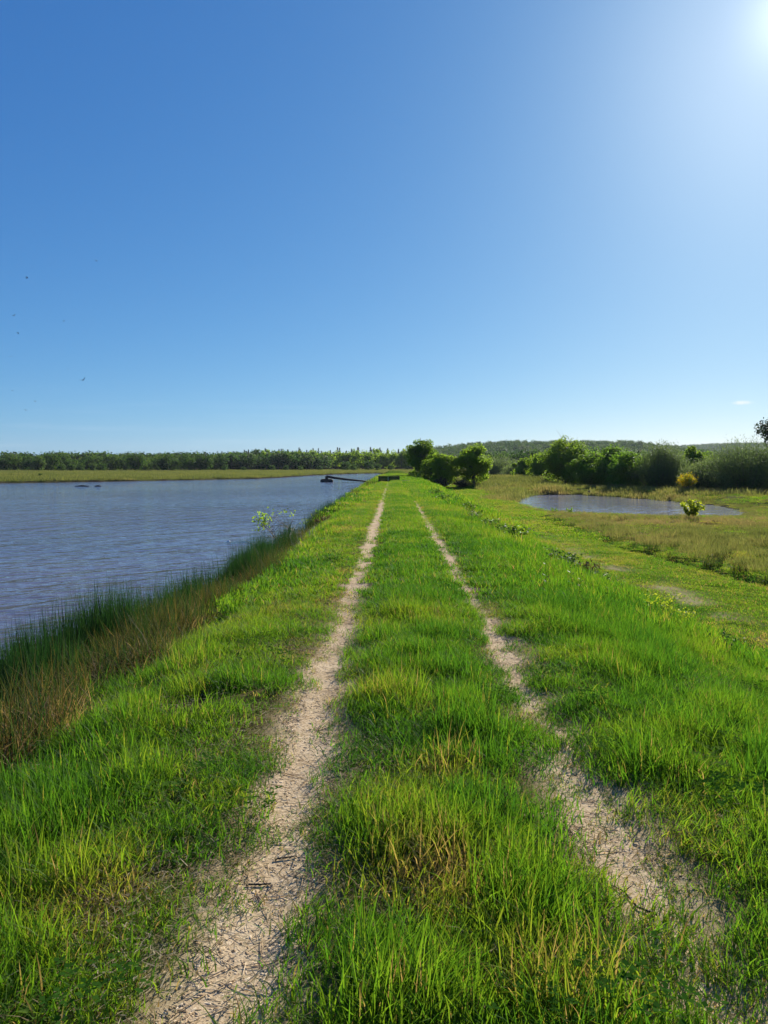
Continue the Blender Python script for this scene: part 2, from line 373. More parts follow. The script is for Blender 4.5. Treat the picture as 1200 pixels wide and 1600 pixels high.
def terrain(x, y, sl=None, sp=None):
    x = np.asarray(x, float); y = np.asarray(y, float); u = u_of(x, y)
    if sl is None: sl = sd_lake(x, y)
    if sp is None: sp = sd_pond(x, y)
    n1 = fbm(x, y, 1.1, 3, 3)-.5; n2 = fbm(x, y, 6, 3, 4)-.5; n3 = fbm(x, y, 60, 3, 5)-.5
    # right flank of the dike
    jit = n2*.7
    zr = np.interp(u+jit*sstep(1.6, 3, u), [0, 1.5, 2.4, 3.5, 4.4, 5.6, 6.4, 8], [0, 0, -.13, -.52, -.95, -1.42, -1.5, -1.52])
    zr = zr + n1*.07*sstep(1.2, 2.2, u) + n2*.12*sstep(6, 10, u)
    du = ditch_u(y)
    hum = sstep(0, .8, u-du)*sstep(8, 14, y)
    zr = zr + hum*((fbm(x, y, 1.7, 3, 8)-.45)*.34)
    zr = zr - .34*np.exp(-((u-du)/.34)**2)*sstep(10, 15, y)*(1-sstep(44, 52, y))
    zr = zr + .28*np.exp(-(((u-6.9)/.5)**2))*0
    # left flank
    us = shore(y); t = np.clip((u-us)/(-1.15-us), 0, 1.2)
    zl = -1.17 + 1.17*np.interp(t, [0, .15, .5, .85, 1.0, 1.2], [0, .12, .55, .93, 1, 1]) + n1*.06*sstep(1.02, .7, t)
    z = np.where(u > .2, zr, zl)
    # crown and ruts of the path
    z = z + .035*np.exp(-((u-.22)/.33)**2) - .03*np.exp(-((u-TL)/.2)**2) - .03*np.exp(-((u-TR)/.2)**2)
    # marsh beyond the lake
    marsh = -.92 + n2*.16 + n3*.2
    far = np.maximum(sstep(238, 275, y), np.where((u < us-.4), 1.0, 0.0))
    far = np.where(u > 6, sstep(238, 275, y), far)
    z = z*(1-far) + marsh*far
    z = np.where(far > .5, z - .26*(1-sstep(-1.2, -.1, -np.abs(sl)*1.0))*0 + 0, z)
    # lake bed
    z = np.where(sl > 0, np.minimum(z, -1.16 - np.minimum(1.4, .35*sl)), z)
    # mound and low bank behind the pond
    z = z + 1.15*np.exp(-((x-21)/9)**2-((y-122)/11)**2) + .5*np.exp(-((x-16)/6)**2-((y-104)/8)**2)
    bank = sstep(.5, 3, -sp)*(1-sstep(7, 13, -sp))*sstep(-.4, .4, (y-72)+(x-22)*1.2+0*x)*sstep(14, 17, x)
    z = z + .3*bank*(sp < 0)
    # pond
    wdt = 2.4+6.5*sstep(64, 50, y); z = np.where(sp < 0, (ZP+.03) + (z-(ZP+.03))*sstep(0, 1, -sp/wdt), ZP+.03-np.minimum(1, .3*sp))
    # hills
    hA = 27*sstep(-160, 200, x)*(1-sstep(330, 440, x))*sstep(640, 1060, y)
    hB = 46*sstep(1450, 2150, y)*sstep(420, 1000, x)
    z = z + hA*(1-sstep(1400, 1900, y)) + hB + sstep(500, 3000, y)*6
    # burrow scrape in the left flank
    hx, hy = HOLE; a = (x-hx)*.94+(y-hy)*.34; b = -(x-hx)*.34+(y-hy)*.94
    e = np.sqrt((a/.31)**2+(b/.19)**2)
    z = z - .34*(1-sstep(.6, 1.12, e)) + .05*np.exp(-((e-1.5)/.35)**2)*(b < .05)
    return z

def tz(x, y): return float(terrain(np.array([float(x)]), np.array([float(y)]))[0])

def grow(a, b, s0, g):
    out = [a]; s = s0
    while out[-1] < b: out.append(out[-1]+s); s *= g
    out[-1] = b; return out
xs = np.array(sorted(set(np.round(np.concatenate([np.arange(-4, 4.01, .05), grow(4, 40, .06, 1.02), grow(40, 7000, .9, 1.09), -np.array(grow(4, 9, .06, 1.03)), -np.array(grow(9, 7000, .25, 1.055))]), 4))))
ys = np.array(sorted(set(np.round(np.concatenate([-np.array(grow(0, 60, .3, 1.2)), np.arange(0, 1.2, .15), np.arange(1.2, 9, .05), grow(9, 130, .055, 1.012), grow(130, 9000, 1.5, 1.045)]), 4))))
GX, GY = np.meshgrid(xs, ys)
gx, gy = GX.ravel(), GY.ravel()
SL, SP = sd_lake(gx, gy), sd_pond(gx, gy)
gz = terrain(gx, gy, SL, SP)

def bare_field(x, y, margin=0.0):
    """0..1 : how bare the two wheel tracks (and the lower grass track) are"""
    u = u_of(x, y)
    e = ((fbm(x, y, .30, 3, 11)-.5)*.42 + (fbm(x, y, 1.5, 2, 12)-.5)*.30)*(1-.65*sstep(8, 20, y)) + margin
    wl = np.interp(y, [0, 2, 4.5, 6, 8, 12, 20, 35, 60, 80], [.165, .165, .155, .22, .18, .15, .15, .16, .17, .16])
    wr = np.interp(y, [0, 2, 4.5, 6, 8, 12, 20, 35, 60, 80], [.12, .12, .12, .13, .13, .13, .14, .15, .15, .10])
    l = sstep(.07, -.07, np.abs(u-TL-.0*y)-wl-e*.8)
    r = sstep(.08, -.08, np.abs(u-TR)-wr-e*.62)*(1-.8*sstep(.50, .60, fbm(x, y, .22, 2, 16))*sstep(6, 3.5, y))
    r2 = .2*sstep(.55, .66, fbm(x, y, .28, 3, 14))*sstep(.9, 1.05, u)*(1-sstep(1.15, 1.4, u))*(1-sstep(7, 10, y))
    end = 1-sstep(66, 78, y)
    return np.clip(np.maximum(np.maximum(l, r)*np.clip(end*1.2, 0, 1), r2), 0, 1)   # 0 grass .. 1 bare

def lower_track(x, y):
    u = u_of(x, y); c = np.interp(y, [8, 14, 19, 26, 50], [7.1, 7.1, 7.0, 6.5, 7.6])
    return np.exp(-((u-c)/.55)**2)*sstep(.30, .55, fbm(x, y, .9, 3, 15))*sstep(8, 12, y)*(1-sstep(28, 42, y))

def marsh_field(x, y):
    u = u_of(x, y)
    m = sstep(.2, 1.4, u-ditch_u(y))*(.35+.65*sstep(.38, .6, fbm(x, y, 3.2, 3, 21)))*(1-sstep(60, 75, y)*.2)
    ml = np.where((u < shore(y)-.5) | (y > 255), .35+.5*sstep(.35, .65, fbm(x, y, 22, 3, 22)), 0)
    mm = np.exp(-((x-20)/12)**2-((y-116)/13)**2)*.9
    return np.clip(np.maximum(np.maximum(np.where((u > 6) & (y < 130), m, 0), ml), mm), 0, 1)

bare = np.maximum(bare_field(gx, gy), .5*lower_track(gx, gy))
gu = u_of(gx, gy)
zone = np.maximum(sstep(.66, .82, gu)*(1-sstep(1.12, 1.4, gu)), sstep(.36, .2, np.abs(gu-TL)))*sstep(12, 7, gy)
bare = np.maximum(bare, zone*(.40+.5*fbm(gx, gy, .18, 3, 18)))
e_h = np.sqrt(((gx-HOLE[0])/.36)**2+((gy-HOLE[1])/.24)**2); bare = np.maximum(bare, .0*e_h)
mud = np.clip(sstep(-1.0, -.1, np.maximum(SL*1.0, SP)) + .8*np.exp(-((u_of(gx, gy)-ditch_u(gy))/.3)**2)*sstep(10, 15, gy)*(1-sstep(44, 52, gy)) + (1-sstep(.9, 1.25, e_h)), 0, 1)
nx, ny = len(xs), len(ys)
ii = (np.arange(ny-1)[:, None]*nx + np.arange(nx-1)[None, :]).ravel()
ground = link('ground', mesh_np('ground', np.stack([gx, gy, gz], 1), np.stack([ii, ii+1, ii+nx+1, ii+nx], 1), None,
              {'bare': bare, 'thatch': .9*sstep(26, 9, gy)*(fbm(gx, gy, .4, 3, 17)*.7+.5).clip(0, 1)*(u_of(gx, gy) < 5.5), 'marsh': marsh_field(gx, gy), 'mud': mud}, [M_GROUND], smooth=True))
tag(ground, 'green grassy ground with dike path, low meadow, marsh and far hills', 'ground', kind='structure')

# wheel tracks : strips of chips 4 mm above the ground
def strip(name, uc, wfun, label, y0=.6, y1=74):
    yy = np.concatenate([np.arange(y0, 9, .05), grow(9, y1, .06, 1.02)])
    cc = np.linspace(-1, 1, 9)
    Y = np.repeat(yy, 9).reshape(-1, 9); w = wfun(yy)
    wl = w*(1+.9*(fbm(yy, yy*0+uc*7, .45, 3, 51)-.5)); wr = w*(1+1.1*(fbm(yy, yy*0+uc*13, .45, 3, 52)-.5))
    X = uc + K*Y + np.where(cc[None, :] < 0, cc[None, :]*wl[:, None], cc[None, :]*wr[:, None])
    Z = terrain(X.ravel(), Y.ravel()) + .004 - .012*np.repeat((np.abs(cc) > .95)[None, :], len(yy), 0).ravel()
    i = (np.arange(len(yy)-1)[:, None]*9+np.arange(8)[None, :]).ravel()
    o = link(name, mesh_np(name, np.stack([X.ravel(), Y.ravel(), Z], 1), np.stack([i, i+1, i+10, i+9], 1), None, None, [M_TRACK], smooth=True))
    return tag(o, label, 'track', 'wheel tracks on the dike', 'structure')
strip('wheel_track', TL, lambda y: np.interp(y, [0, 2, 4.5, 6, 8, 12, 20, 35, 74], [.17, .17, .16, .22, .18, .14, .13, .13, .14]), 'pale beige bare wheel track on the left, nearer the lake')
strip('wheel_track', TR, lambda y: np.interp(y, [0, 2, 4.5, 6, 8, 12, 20, 35, 74], [.12, .12, .12, .12, .12, .12, .13, .12, .10]), 'patchy overgrown bare wheel track on the right, nearer the meadow')

# water
lake = link('lake', mesh_np('lake', [(-420, -60, ZL), (-.6, -60, ZL), (2.6, 272, ZL), (-420, 272, ZL)], [[0, 1, 2, 3]], None, None, [M_LAKE]))
tag(lake, 'wide wind rippled blue lake along the left of the dike', 'lake', kind='structure')
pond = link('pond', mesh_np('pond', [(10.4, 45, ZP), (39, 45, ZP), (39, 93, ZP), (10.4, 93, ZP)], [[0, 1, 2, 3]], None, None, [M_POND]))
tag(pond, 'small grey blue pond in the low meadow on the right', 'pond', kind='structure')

# ------------------------------------------------------------------ grass, rushes, marsh (stuff)
def blades(n, rad, h0, h1, w, lean, rng, segs=3, curl=.35, wind=(0, 0), jitter=0.3, tone=None):
    r = rad*np.sqrt(rng.random(n)); a = rng.random(n)*2*pi
    B = np.stack([r*np.cos(a), r*np.sin(a), np.full(n, -.015)], 1)
    h = h0+(h1-h0)*rng.random(n)**1.3
    az = rng.random(n)*2*pi; ln = lean*(.25+rng.random(n))
    D = np.stack([np.cos(az)*ln+wind[0], np.sin(az)*ln+wind[1], np.zeros(n)], 1)
    sa = az + pi/2 + (rng.random(n)-.5)*2.4
    Sd = np.stack([np.cos(sa), np.sin(sa), np.zeros(n)], 1)
    t = np.linspace(0, 1, segs+1)
    dz = t[None, :] - curl*ln[:, None]*t[None, :]**2.5
    P = B[:, None, :] + h[:, None, None]*(D[:, None, :]*(t**1.8)[None, :, None]) + np.stack([0*dz, 0*dz, h[:, None]*dz], -1)
    ww = w*(.7+.6*rng.random(n))[:, None]*(1-t[None, :]**2.2)
    L = P - Sd[:, None, :]*ww[:, :, None]/2; R = P + Sd[:, None, :]*ww[:, :, None]/2
    V = np.concatenate([np.stack([L[:, :-1], R[:, :-1]], 2).reshape(n, -1, 3), P[:, -1:]], 1)
    k = 2*segs+1; off = np.arange(n)[:, None]*k
    Q = np.concatenate([np.stack([off+2*i, off+2*i+1, off+2*i+3, off+2*i+2], -1).reshape(-1, 4) for i in range(segs-1)]) if segs > 1 else None
    T = np.stack([off+2*segs-2, off+2*segs-1, off+2*segs], -1).reshape(-1, 3)
    tn = rng.random(n) if tone is None else tone+(rng.random(n)-.5)*jitter
    return V.reshape(-1, 3), Q, T, np.repeat(tn, k)

def source(colname, specs):
    c = bpy.data.collections.new(colname)
    for i, me in enumerate(specs):
        o = bpy.data.objects.new('%s_%s' % (colname, 'abcdefghijklmnop'[i]), me); c.objects.link(o)
    return c

def scatter(name, coll, P, idx, rot, scl, tint, label, cat):
    me = mesh_np(name, P, None, None, {'idx': idx.astype(np.int32), 'rot': rot, 'scl': scl, 'tint': tint})
    o = link(name, me); tag(o, label, cat, kind='stuff')
    ng = bpy.data.node_groups.new(name+'_scatter', 'GeometryNodeTree')
    ng.interface.new_socket('Geometry', in_out='INPUT', socket_type='NodeSocketGeometry')
    ng.interface.new_socket('Geometry', in_out='OUTPUT', socket_type='NodeSocketGeometry')
    N, L = ng.nodes, ng.links
    gi, go = N.new('NodeGroupInput'), N.new('NodeGroupOutput')
    ci = N.new('GeometryNodeCollectionInfo'); ci.inputs['Collection'].default_value = coll
    ci.inputs['Separate Children'].default_value = True; ci.inputs['Reset Children'].default_value = True
    ip = N.new('GeometryNodeInstanceOnPoints'); ip.inputs['Pick Instance'].default_value = True
    def at(k, ty):
        a = N.new('GeometryNodeInputNamedAttribute'); a.data_type = ty; a.inputs['Name'].default_value = k; return a.outputs['Attribute']
    L.new(gi.outputs[0], ip.inputs['Points']); L.new(ci.outputs[0], ip.inputs['Instance'])
    L.new(at('idx', 'INT'), ip.inputs['Instance Index'])
    er = N.new('FunctionNodeEulerToRotation'); L.new(at('rot', 'FLOAT_VECTOR'), er.inputs[0]); L.new(er.outputs[0], ip.inputs['Rotation'])
    L.new(at('scl', 'FLOAT_VECTOR'), ip.inputs['Scale'])
    L.new(ip.outputs[0], go.inputs[0])
    md = o.modifiers.new('scatter', 'NODES'); md.node_group = ng
    return o

rg = np.random.default_rng(21)
def patch(n, rad, h0, h1, w, lean, segs=3, dry=.06, mats=(M_GRASS,), stalks=0, curl=.35, wind=(-.10, -.05)):
    b = Buf(); V, Q, T, tn = blades(n, rad, h0, h1, w, lean, rg, segs, curl, wind)
    k = 2*segs+1; d = np.repeat(rg.random(n) < dry, k); tn = np.where(d, 1.9+rg.random(len(tn))*.5, tn)
    b.add(V, Q, T, tn)
    if stalks:
        V, Q, T, tn = blades(stalks, rad, h1*1.1, h1*1.7, w*.5, lean*.5, rg, segs, .2, wind); b.add(V, Q, T, tn*.5+.45)
    return b.mesh('patch', mats)
near = [patch(95, .16, .04, .15, .0046, .65, dry=.06) for _ in range(4)] + [patch(85, .15, .06, .23, .0052, .55, stalks=1, dry=.05) for _ in range(4)] + \
       [patch(90, .13, .015, .06, .0042, 1.0, 2, .2) for _ in range(4)]
mid_ = [patch(210, .45, .05, .19, .0095, .55, dry=.08) for _ in range(3)] + [patch(200, .42, .08, .28, .010, .5, stalks=4, dry=.08) for _ in range(3)] + [patch(150, .4, .03, .09, .011, .8, 2, .12) for _ in range(2)]
far_ = [patch(230, 1.1, .06, .22, .028, .5, 2) for _ in range(3)] + [patch(210, 1.0, .10, .34, .030, .45, 2) for _ in range(3)] + [patch(200, 1.0, .04, .11, .026, .7, 2) for _ in range(2)]
strip_ = [patch(110, .2, .04, .15, .009, .6) for _ in range(3)] + [patch(90, .2, .06, .2, .009, .55, stalks=2) for _ in range(3)] + [patch(90, .18, .02, .07, .009, .9, 2, .12) for _ in range(2)]
C_STRIP = source('grass_strip', strip_)
C_NEAR, C_MID, C_FAR = source('grass_near', near), source('grass_mid', mid_), source('grass_far', far_)

def fan_points(y0, y1, dens, margin=1.6, seed=1, xlim=None):
    r = np.random.default_rng(seed); half = xlim or .55*y1+margin
    n = int(dens*(y1-y0)*2*half); y = y0+(y1-y0)*r.random(n); x = (r.random(n)*2-1)*half
    k = np.abs(x) < .55*y+margin; return x[k], y[k], r

def grass_fields(x, y):
    u = u_of(x, y); sl = sd_lake(x, y); sp = sd_pond(x, y)
    b = bare_field(x, y, .085*sstep(9, 10, y))
    # height class
    h = .45+.55*fbm(x, y, .45, 3, 61)+.45*fbm(x, y, .16, 2, 68)+.25*(np.random.default_rng(9).random(len(x))-.5)
    h = h*np.interp(u, [-3, -1.6, -1.0, -.72, -.5, -.3, -.05, .22, .5, .72, .95, 1.15, 1.4, 1.8, 2.6, 4.5, 5.6, 6.4, 9], [.85, .8, .6, .45, .36, .55, .95, 1.1, 1.05, .7, .4, .45, .8, 1.1, 1.2, 1.0, .6, .42, .45])
    tus = fbm(x, y, .26, 2, 69); near_c = sstep(10, 6, y)
    h = h*(1+near_c*(-.28+.56*sstep(.42, .68, tus)))
    h = h*np.interp(y, [7, 14], [1, .78])*(1+.45*sstep(-.85, -1.3, u)*sstep(9, 4, y))
    tint = .27 + .62*(fbm(x, y, 1.3, 3, 62)-.5)*1.3 + .45*(fbm(x, y, .3, 2, 63)-.5) + .14*sstep(7, 22, y) + np.where(u > 5.2, .0, 0) + .04*sstep(-.8, -1.4, u) - .08*sstep(7, 3, y)
    for cx, cy, cr, am in ((.33, 3.75, .20, .95), (.26, 2.85, .26, .9), (.55, 2.3, .2, .8), (.08, 3.35, .16, .8), (.30, 4.7, .15, .5), (-1.15, 2.7, .3, .35), (-1.25, 3.9, .3, .3), (1.75, 4.3, .3, .3), (1.6, 6.4, .35, .35)):
        tint = tint + am*np.exp(-((x-cx)**2+(y-cy)**2)/cr**2)*(.5+fbm(x, y, .12, 2, 67))
    return u, sl, sp, b, h, tint

def grass_level(name, coll, y0, y1, dens, seed, counts, label, sxy=(.8, 1.25), inside=None):
    x, y, r = fan_points(y0, y1, dens, 1.8, seed, 2.6 if inside else None)
    u, sl, sp, b, h, tint = grass_fields(x, y)
    mf = marsh_field(x, y)
    lt = lower_track(x, y)
    keep = (sl < -.25) & (sp < -.4) & (r.random(len(x)) > b*1.02) & (r.random(len(x)) > lt*.85)
    sparse = sstep(.98, 1.1, u)*(1-sstep(1.15, 1.38, u))*(1-sstep(8, 12, y))
    edge = np.exp(-((np.abs(u-TL)-.26)/.09)**2)
    keep &= r.random(len(x)) > np.maximum(.12*sparse*sstep(.38, .62, fbm(x, y, .25, 2, 64)), .35*edge)
    keep &= (np.sqrt(((x-HOLE[0])/.36)**2+((y-HOLE[1]+.13)/.37)**2) > 1.0) | (np.random.default_rng(3).random(len(x)) < .02)
    keep &= ~((u < np.interp(y, REED_Y, REED_U)+(fbm(y*0, y, 1.0, 2, 71)-.5)*.9+.05) & (y < 24) & (r.random(len(x)) < .85))
    keep &= r.random(len(x)) > np.where(u > ditch_u(y)+.6, mf*.6, 0)
    keep &= ~((np.abs(u-ditch_u(y)) < .28) & (y > 12) & (y < 48))
    keep &= r.random(len(x)) > .45*sstep(.42, .32, fbm(x, y, .26, 2, 69))*sstep(10, 6, y)*(1-sparse)
    keep &= (y < 262) & ~((u < shore(y)-1) & (y > 75))
    if inside is not None: keep &= (np.abs(u-.22) < 1.45) == inside
    x, y, u, h, tint = x[keep], y[keep], u[keep], h[keep], tint[keep]
    n = len(x); z = terrain(x, y)
    a, bnum, c = counts
    cls = np.where(h < .5, 2, np.where(h > 1.02, 1, 0))
    idx = np.where(cls == 0, r.integers(0, a, n), np.where(cls == 1, a+r.integers(0, bnum, n), a+bnum+r.integers(0, c, n)))
    hs_ = np.where(cls == 2, np.clip(h/.42, .6, 1.5), np.where(cls == 1, np.clip(h/1.1, .75, 1.45), np.clip(h/.8, .65, 1.3)))
    s = sxy[0]+(sxy[1]-sxy[0])*r.random(n)
    tint = np.clip(tint + np.where(cls == 2, .14, 0) + (r.random(n)-.5)*.14, .02, .92)
    dryp = sstep(.62, .72, fbm(x, y, .5, 3, 66))
    tint = np.clip(tint+dryp*.34*(r.random(n) < .4), 0, 1)
    scatter(name, coll, np.stack([x, y, z], 1), idx, np.stack([(r.random(n)-.5)*.25, (r.random(n)-.5)*.25, r.random(n)*2*pi], 1),
            np.stack([s, s, s*hs_*.95], 1), tint, label, 'grass')
    return n
n1 = grass_level('grass', C_NEAR, 1.0, 9.5, 190, 101, (4, 4, 4), 'lush back lit grass growing on the dike nearest the viewer')
n2 = grass_level('grass', C_MID, 9.0, 32, 20, 102, (3, 3, 2), 'green grass on the dike slopes in the middle distance', inside=False)
n2b = grass_level('grass', C_STRIP, 9.2, 34, 70, 104, (3, 3, 2), 'short green grass between and beside the wheel tracks in the middle distance', inside=True)
n2c = grass_level('grass', C_STRIP, 33.5, 80, 30, 105, (3, 3, 2), 'far short grass between and beside the wheel tracks up to the sluice', (1.2, 1.7), inside=True)
n3 = grass_level('meadow_grass', C_FAR, 31, 79, 2.6, 103, (3, 3, 2), 'far green grass on the dike flanks and low meadow by the pond', inside=False)
n3b = grass_level('meadow_grass', C_FAR, 78.5, 135, 2.6, 106, (3, 3, 2), 'far green grass beyond the sluice and round the young trees')
print('grass', n1, n2, n3)

# dead thatch lying between the blades
M_THATCH = leaf_mat('dead_thatch', [(0, (.14, .10, .05)), (.5, (.27, .21, .11)), (1, (.46, .38, .24))], 1.2, .25, .9, .0, True, .8)
def thatch(seed):
    r = np.random.default_rng(seed); b = Buf()
    for i in range(46):
        a = r.random()*6.28; c = np.array([r.normal()*.09, r.normal()*.09, .004+.02*r.random()**2]); L = .008+.024*r.random()**1.5; d = np.array([cos(a), sin(a), (r.random()-.5)*.35])*L; w = np.array([-sin(a), cos(a), (r.random()-.5)*.6])*.0015
        b.add([c-d-w, c-d+w, c+w*1.2, c+d, c-w*1.2], [[0, 1, 2, 4]], [[4, 2, 3]], r.random())
    return b.mesh('thatch', (M_THATCH,))
C_THATCH = source('thatch', [thatch(900+i) for i in range(4)])
x, y, r = fan_points(1.1, 9.5, 70, 1.6, 57); u = u_of(x, y); bf_ = bare_field(x, y)
k = (sd_lake(x, y) < -.5) & (r.random(len(x)) > bf_*.96) & (u < 5) & (r.random(len(x)) > .6*sstep(.7, .85, u)*(1-sstep(1.4, 1.7, u))); x, y = x[k], y[k]; n = len(x); s_ = .7+.6*r.random(n)
scatter('dry_thatch', C_THATCH, np.c_[x, y, terrain(x, y)+.004], r.integers(0, 4, n), np.c_[0*x, 0*x, r.random(n)*6.28], np.c_[s_, s_, s_], np.clip(.25+.5*fbm(x, y, .4, 2, 58)+(r.random(n)-.5)*.4, 0, 1),
        'dead brown thatch lying between the grass blades near the viewer', 'thatch')

# broad leaved weeds scattered in the grass
M_WEED = leaf_mat('weed_leaf', [(0, (.03, .09, .014)), (.5, (.06, .14, .02)), (1, (.13, .19, .04))], 2.4, .5, .9, .0, True)
def rosette(n, L, Wd, up, seed):
    r = np.random.default_rng(seed); b = Buf()
    for i in range(n):
        a = i*2.4+r.random()*.5; l_ = L*(.6+.6*r.random()); d = np.array([cos(a), sin(a), 0]); sd_ = np.array([-sin(a), cos(a), 0]); w = Wd*(.7+.5*r.random())
        e = up*(.5+r.random()); V = [(0, 0, 0), d*l_*.5+sd_*w*.5+np.array([0, 0, e*l_*.45]), d*l_+np.array([0, 0, e*l_*.5]), d*l_*.5-sd_*w*.5+np.array([0, 0, e*l_*.45]), d*l_*.5+np.array([0, 0, e*l_*.38])]
        b.add(V, None, [[0, 1, 4], [1, 2, 4], [2, 3, 4], [3, 0, 4]], r.random())
    return b.mesh('rosette', (M_WEED,))
def clover(seed):
    r = np.random.default_rng(seed); b = Buf()
    for i in range(26):
        c = np.array([r.normal()*.06, r.normal()*.06, .03+.04*r.random()])
        for k in range(3):
            a = k*2.09+r.random(); d = np.array([cos(a), sin(a), .2]); s_ = np.array([-sin(a), cos(a), 0]); b.add([c, c+d*.010+s_*.007, c+d*.018, c+d*.010-s_*.007], [[0, 1, 2, 3]], None, r.random())
    return b.mesh('clover', (M_WEED,))
C_WEED = source('weed', [rosette(13, .040, .012, .5, 1), rosette(11, .055, .016, .9, 2), rosette(13, .035, .013, .3, 3), clover(4), clover(5), clover(6)])
x, y, r = fan_points(1.3, 22, 9, 1.5, 55); u = u_of(x, y)
k = (sd_lake(x, y) < -1.2) & (bare_field(x, y) < .6) & (u > -2.3) & (u < 6) & (r.random(len(x)) < sstep(.42, .62, fbm(x, y, .9, 2, 56))); x, y = x[k], y[k]; n = len(x); s_ = .7+.9*r.random(n)
scatter('ground_weeds', C_WEED, np.c_[x, y, terrain(x, y)+.02], r.integers(0, 6, n), np.stack([(r.random(n)-.5)*.3, (r.random(n)-.5)*.3, r.random(n)*6.28], 1), np.stack([s_, s_, s_*1.2], 1), r.random(n),
        'small broad leaved weeds and clover scattered in the dike grass', 'weeds')

# rushes on the lake edge
def rush_patch(n, rad, h0, h1, w, lean, brown, seed, mats=(M_RUSH,), segs=3):
    r = np.random.default_rng(seed); b = Buf()
    ng_ = int(n*(1-brown)); V, Q, T, tn = blades(ng_, rad, h0, h1, w, lean, r, segs, .1, (-.05, -.02), tone=.3, jitter=.5); b.add(V, Q, T, tn)
    nb = n-ng_
    if nb: V, Q, T, tn = blades(nb, rad*1.15, h0*.35, h1*.7, w*1.1, lean*2.6, r, segs, .4, (-.05, -.02), tone=1.25, jitter=.8); b.add(V, Q, T, tn)
    return b.mesh('rush', mats)
rush = [rush_patch(70, .22, .40, 1.05, .0075, .15, .20, 300+i) for i in range(4)] + [rush_patch(95, .24, .25, .75, .007, .30, .66, 310+i) for i in range(4)]
C_RUSH = source('rush', rush)
r = np.random.default_rng(77)
N = 9000; y = 1.5+52*r.random(N)**1.5; us = shore(y)
wid = np.interp(y, REED_Y, REED_U) - us
t = r.random(N); u = us-.55+(wid+.55)*t + (fbm(y*0, y, 1.0, 2, 71)-.5)*.9
x = u+K*y
dn = np.interp(y, [0, 10, 16, 19, 22, 60], [.85, .85, .6, .3, .14, .10])*(.25+1.15*sstep(.38, .62, fbm(x, y, .75, 3, 74)))
k = (np.abs(x) < .55*y+2) & (r.random(N) < dn) & (r.random(N) < np.where(t < .22, .45, 1)); x, y, t = x[k], y[k], t[k]; n = len(x)
z = np.maximum(terrain(x, y), ZL-.15)
brown = (t+(fbm(x, y, .8, 2, 72)-.5)*.9) > .54
idx = np.where(brown, 4+r.integers(0, 4, n), r.integers(0, 4, n))
s = .8+.4*r.random(n); hz = np.interp(t, [0, .4, 1], [.62, .85, .7])*(.62+1.1*fbm(x, y, .8, 3, 73))
scatter('rush_bed', C_RUSH, np.stack([x, y, z], 1), idx, np.stack([(r.random(n)-.5)*.15, (r.random(n)-.5)*.15, r.random(n)*6.28], 1),
        np.stack([s, s, s*hz], 1), np.clip(np.where(brown, .62, .18)+(r.random(n)-.5)*.40, 0, 1), 'dark green and brown rushes fringing the lake on the left', 'rushes')

# marsh grass: beyond the lake, beyond the ditch, around the pond and on the mound
rm_ = np.random.default_rng(5)
def marsh_patch(n, rad, h0, h1, w, lean, seed, segs=2):
    b = Buf(); V, Q, T, tn = blades(n, rad, h0, h1, w, lean, np.random.default_rng(seed), segs, .3, (-.05, -.03)); b.add(V, Q, T, tn); return b.mesh('marsh', (M_MARSH,))
C_MARSH = source('marsh', [marsh_patch(130, .35, .12, .42, .011, .5, 400+i) for i in range(3)] + [marsh_patch(120, 1.2, .2, .6, .05, .45, 410+i) for i in range(3)] + [marsh_patch(90, .3, .3, .75, .010, .3, 420+i) for i in range(2)])
x, y, r = fan_points(12, 62, 7, 3, 201); u = u_of(x, y); mf = marsh_field(x, y); sp = sd_pond(x, y)
k = (u > ditch_u(y)+.35) & (sp < -.05) & (r.random(len(x)) < mf*.9); X1 = [x[k], y[k], np.where(r.random(k.sum()) < .12, 6+r.integers(0, 2, k.sum()), r.integers(0, 3, k.sum()))]
x, y, r = fan_points(45, 140, 2.2, 3, 202); u = u_of(x, y); sp = sd_pond(x, y); mf = marsh_field(x, y)
k = (u > 9) & (((sp < 0) & (sp > -1.6)) | (r.random(len(x)) < mf*.5)) & (sp < .1); X2 = [x[k], y[k], r.integers(0, 3, k.sum())+np.where(y[k] > 70, 3, 0)]
x, y, r = fan_points(95, 420, .42, 3, 203); u = u_of(x, y); sl = sd_lake(x, y)
k = (sl < -.1) & ((u < shore(y)-.3) | (y > 250) | ((u > 5) & (y > 128))) & (x < 75); X3 = [x[k], y[k], 3+r.integers(0, 3, k.sum())]
x = np.concatenate([X1[0], X2[0], X3[0]]); y = np.concatenate([X1[1], X2[1], X3[1]]); idx = np.concatenate([X1[2], X2[2], X3[2]])
n = len(x); z = terrain(x, y); s = .8+.5*rm_.random(n)
tint = np.clip(.2+.75*(fbm(x, y, 5, 3, 81)-.15)+(rm_.random(n)-.5)*.25 + np.where(y > 95, -.25, -.08+.16*sstep(32, 40, y)*(1-sstep(56, 64, y))), 0, 1)
scatter('marsh_grass', C_MARSH, np.stack([x, y, z], 1), idx, np.stack([0*x, 0*x, rm_.random(n)*6.28], 1), np.stack([s, s, s*(.7+.6*rm_.random(n))*np.where((y < 66) & (x > 4), np.interp(y, [12, 28, 46], [.9, .7, .4]), 1)], 1), tint,
        'rough brownish marsh grass beyond the ditch and beyond the lake', 'grass')
print('marsh', n)

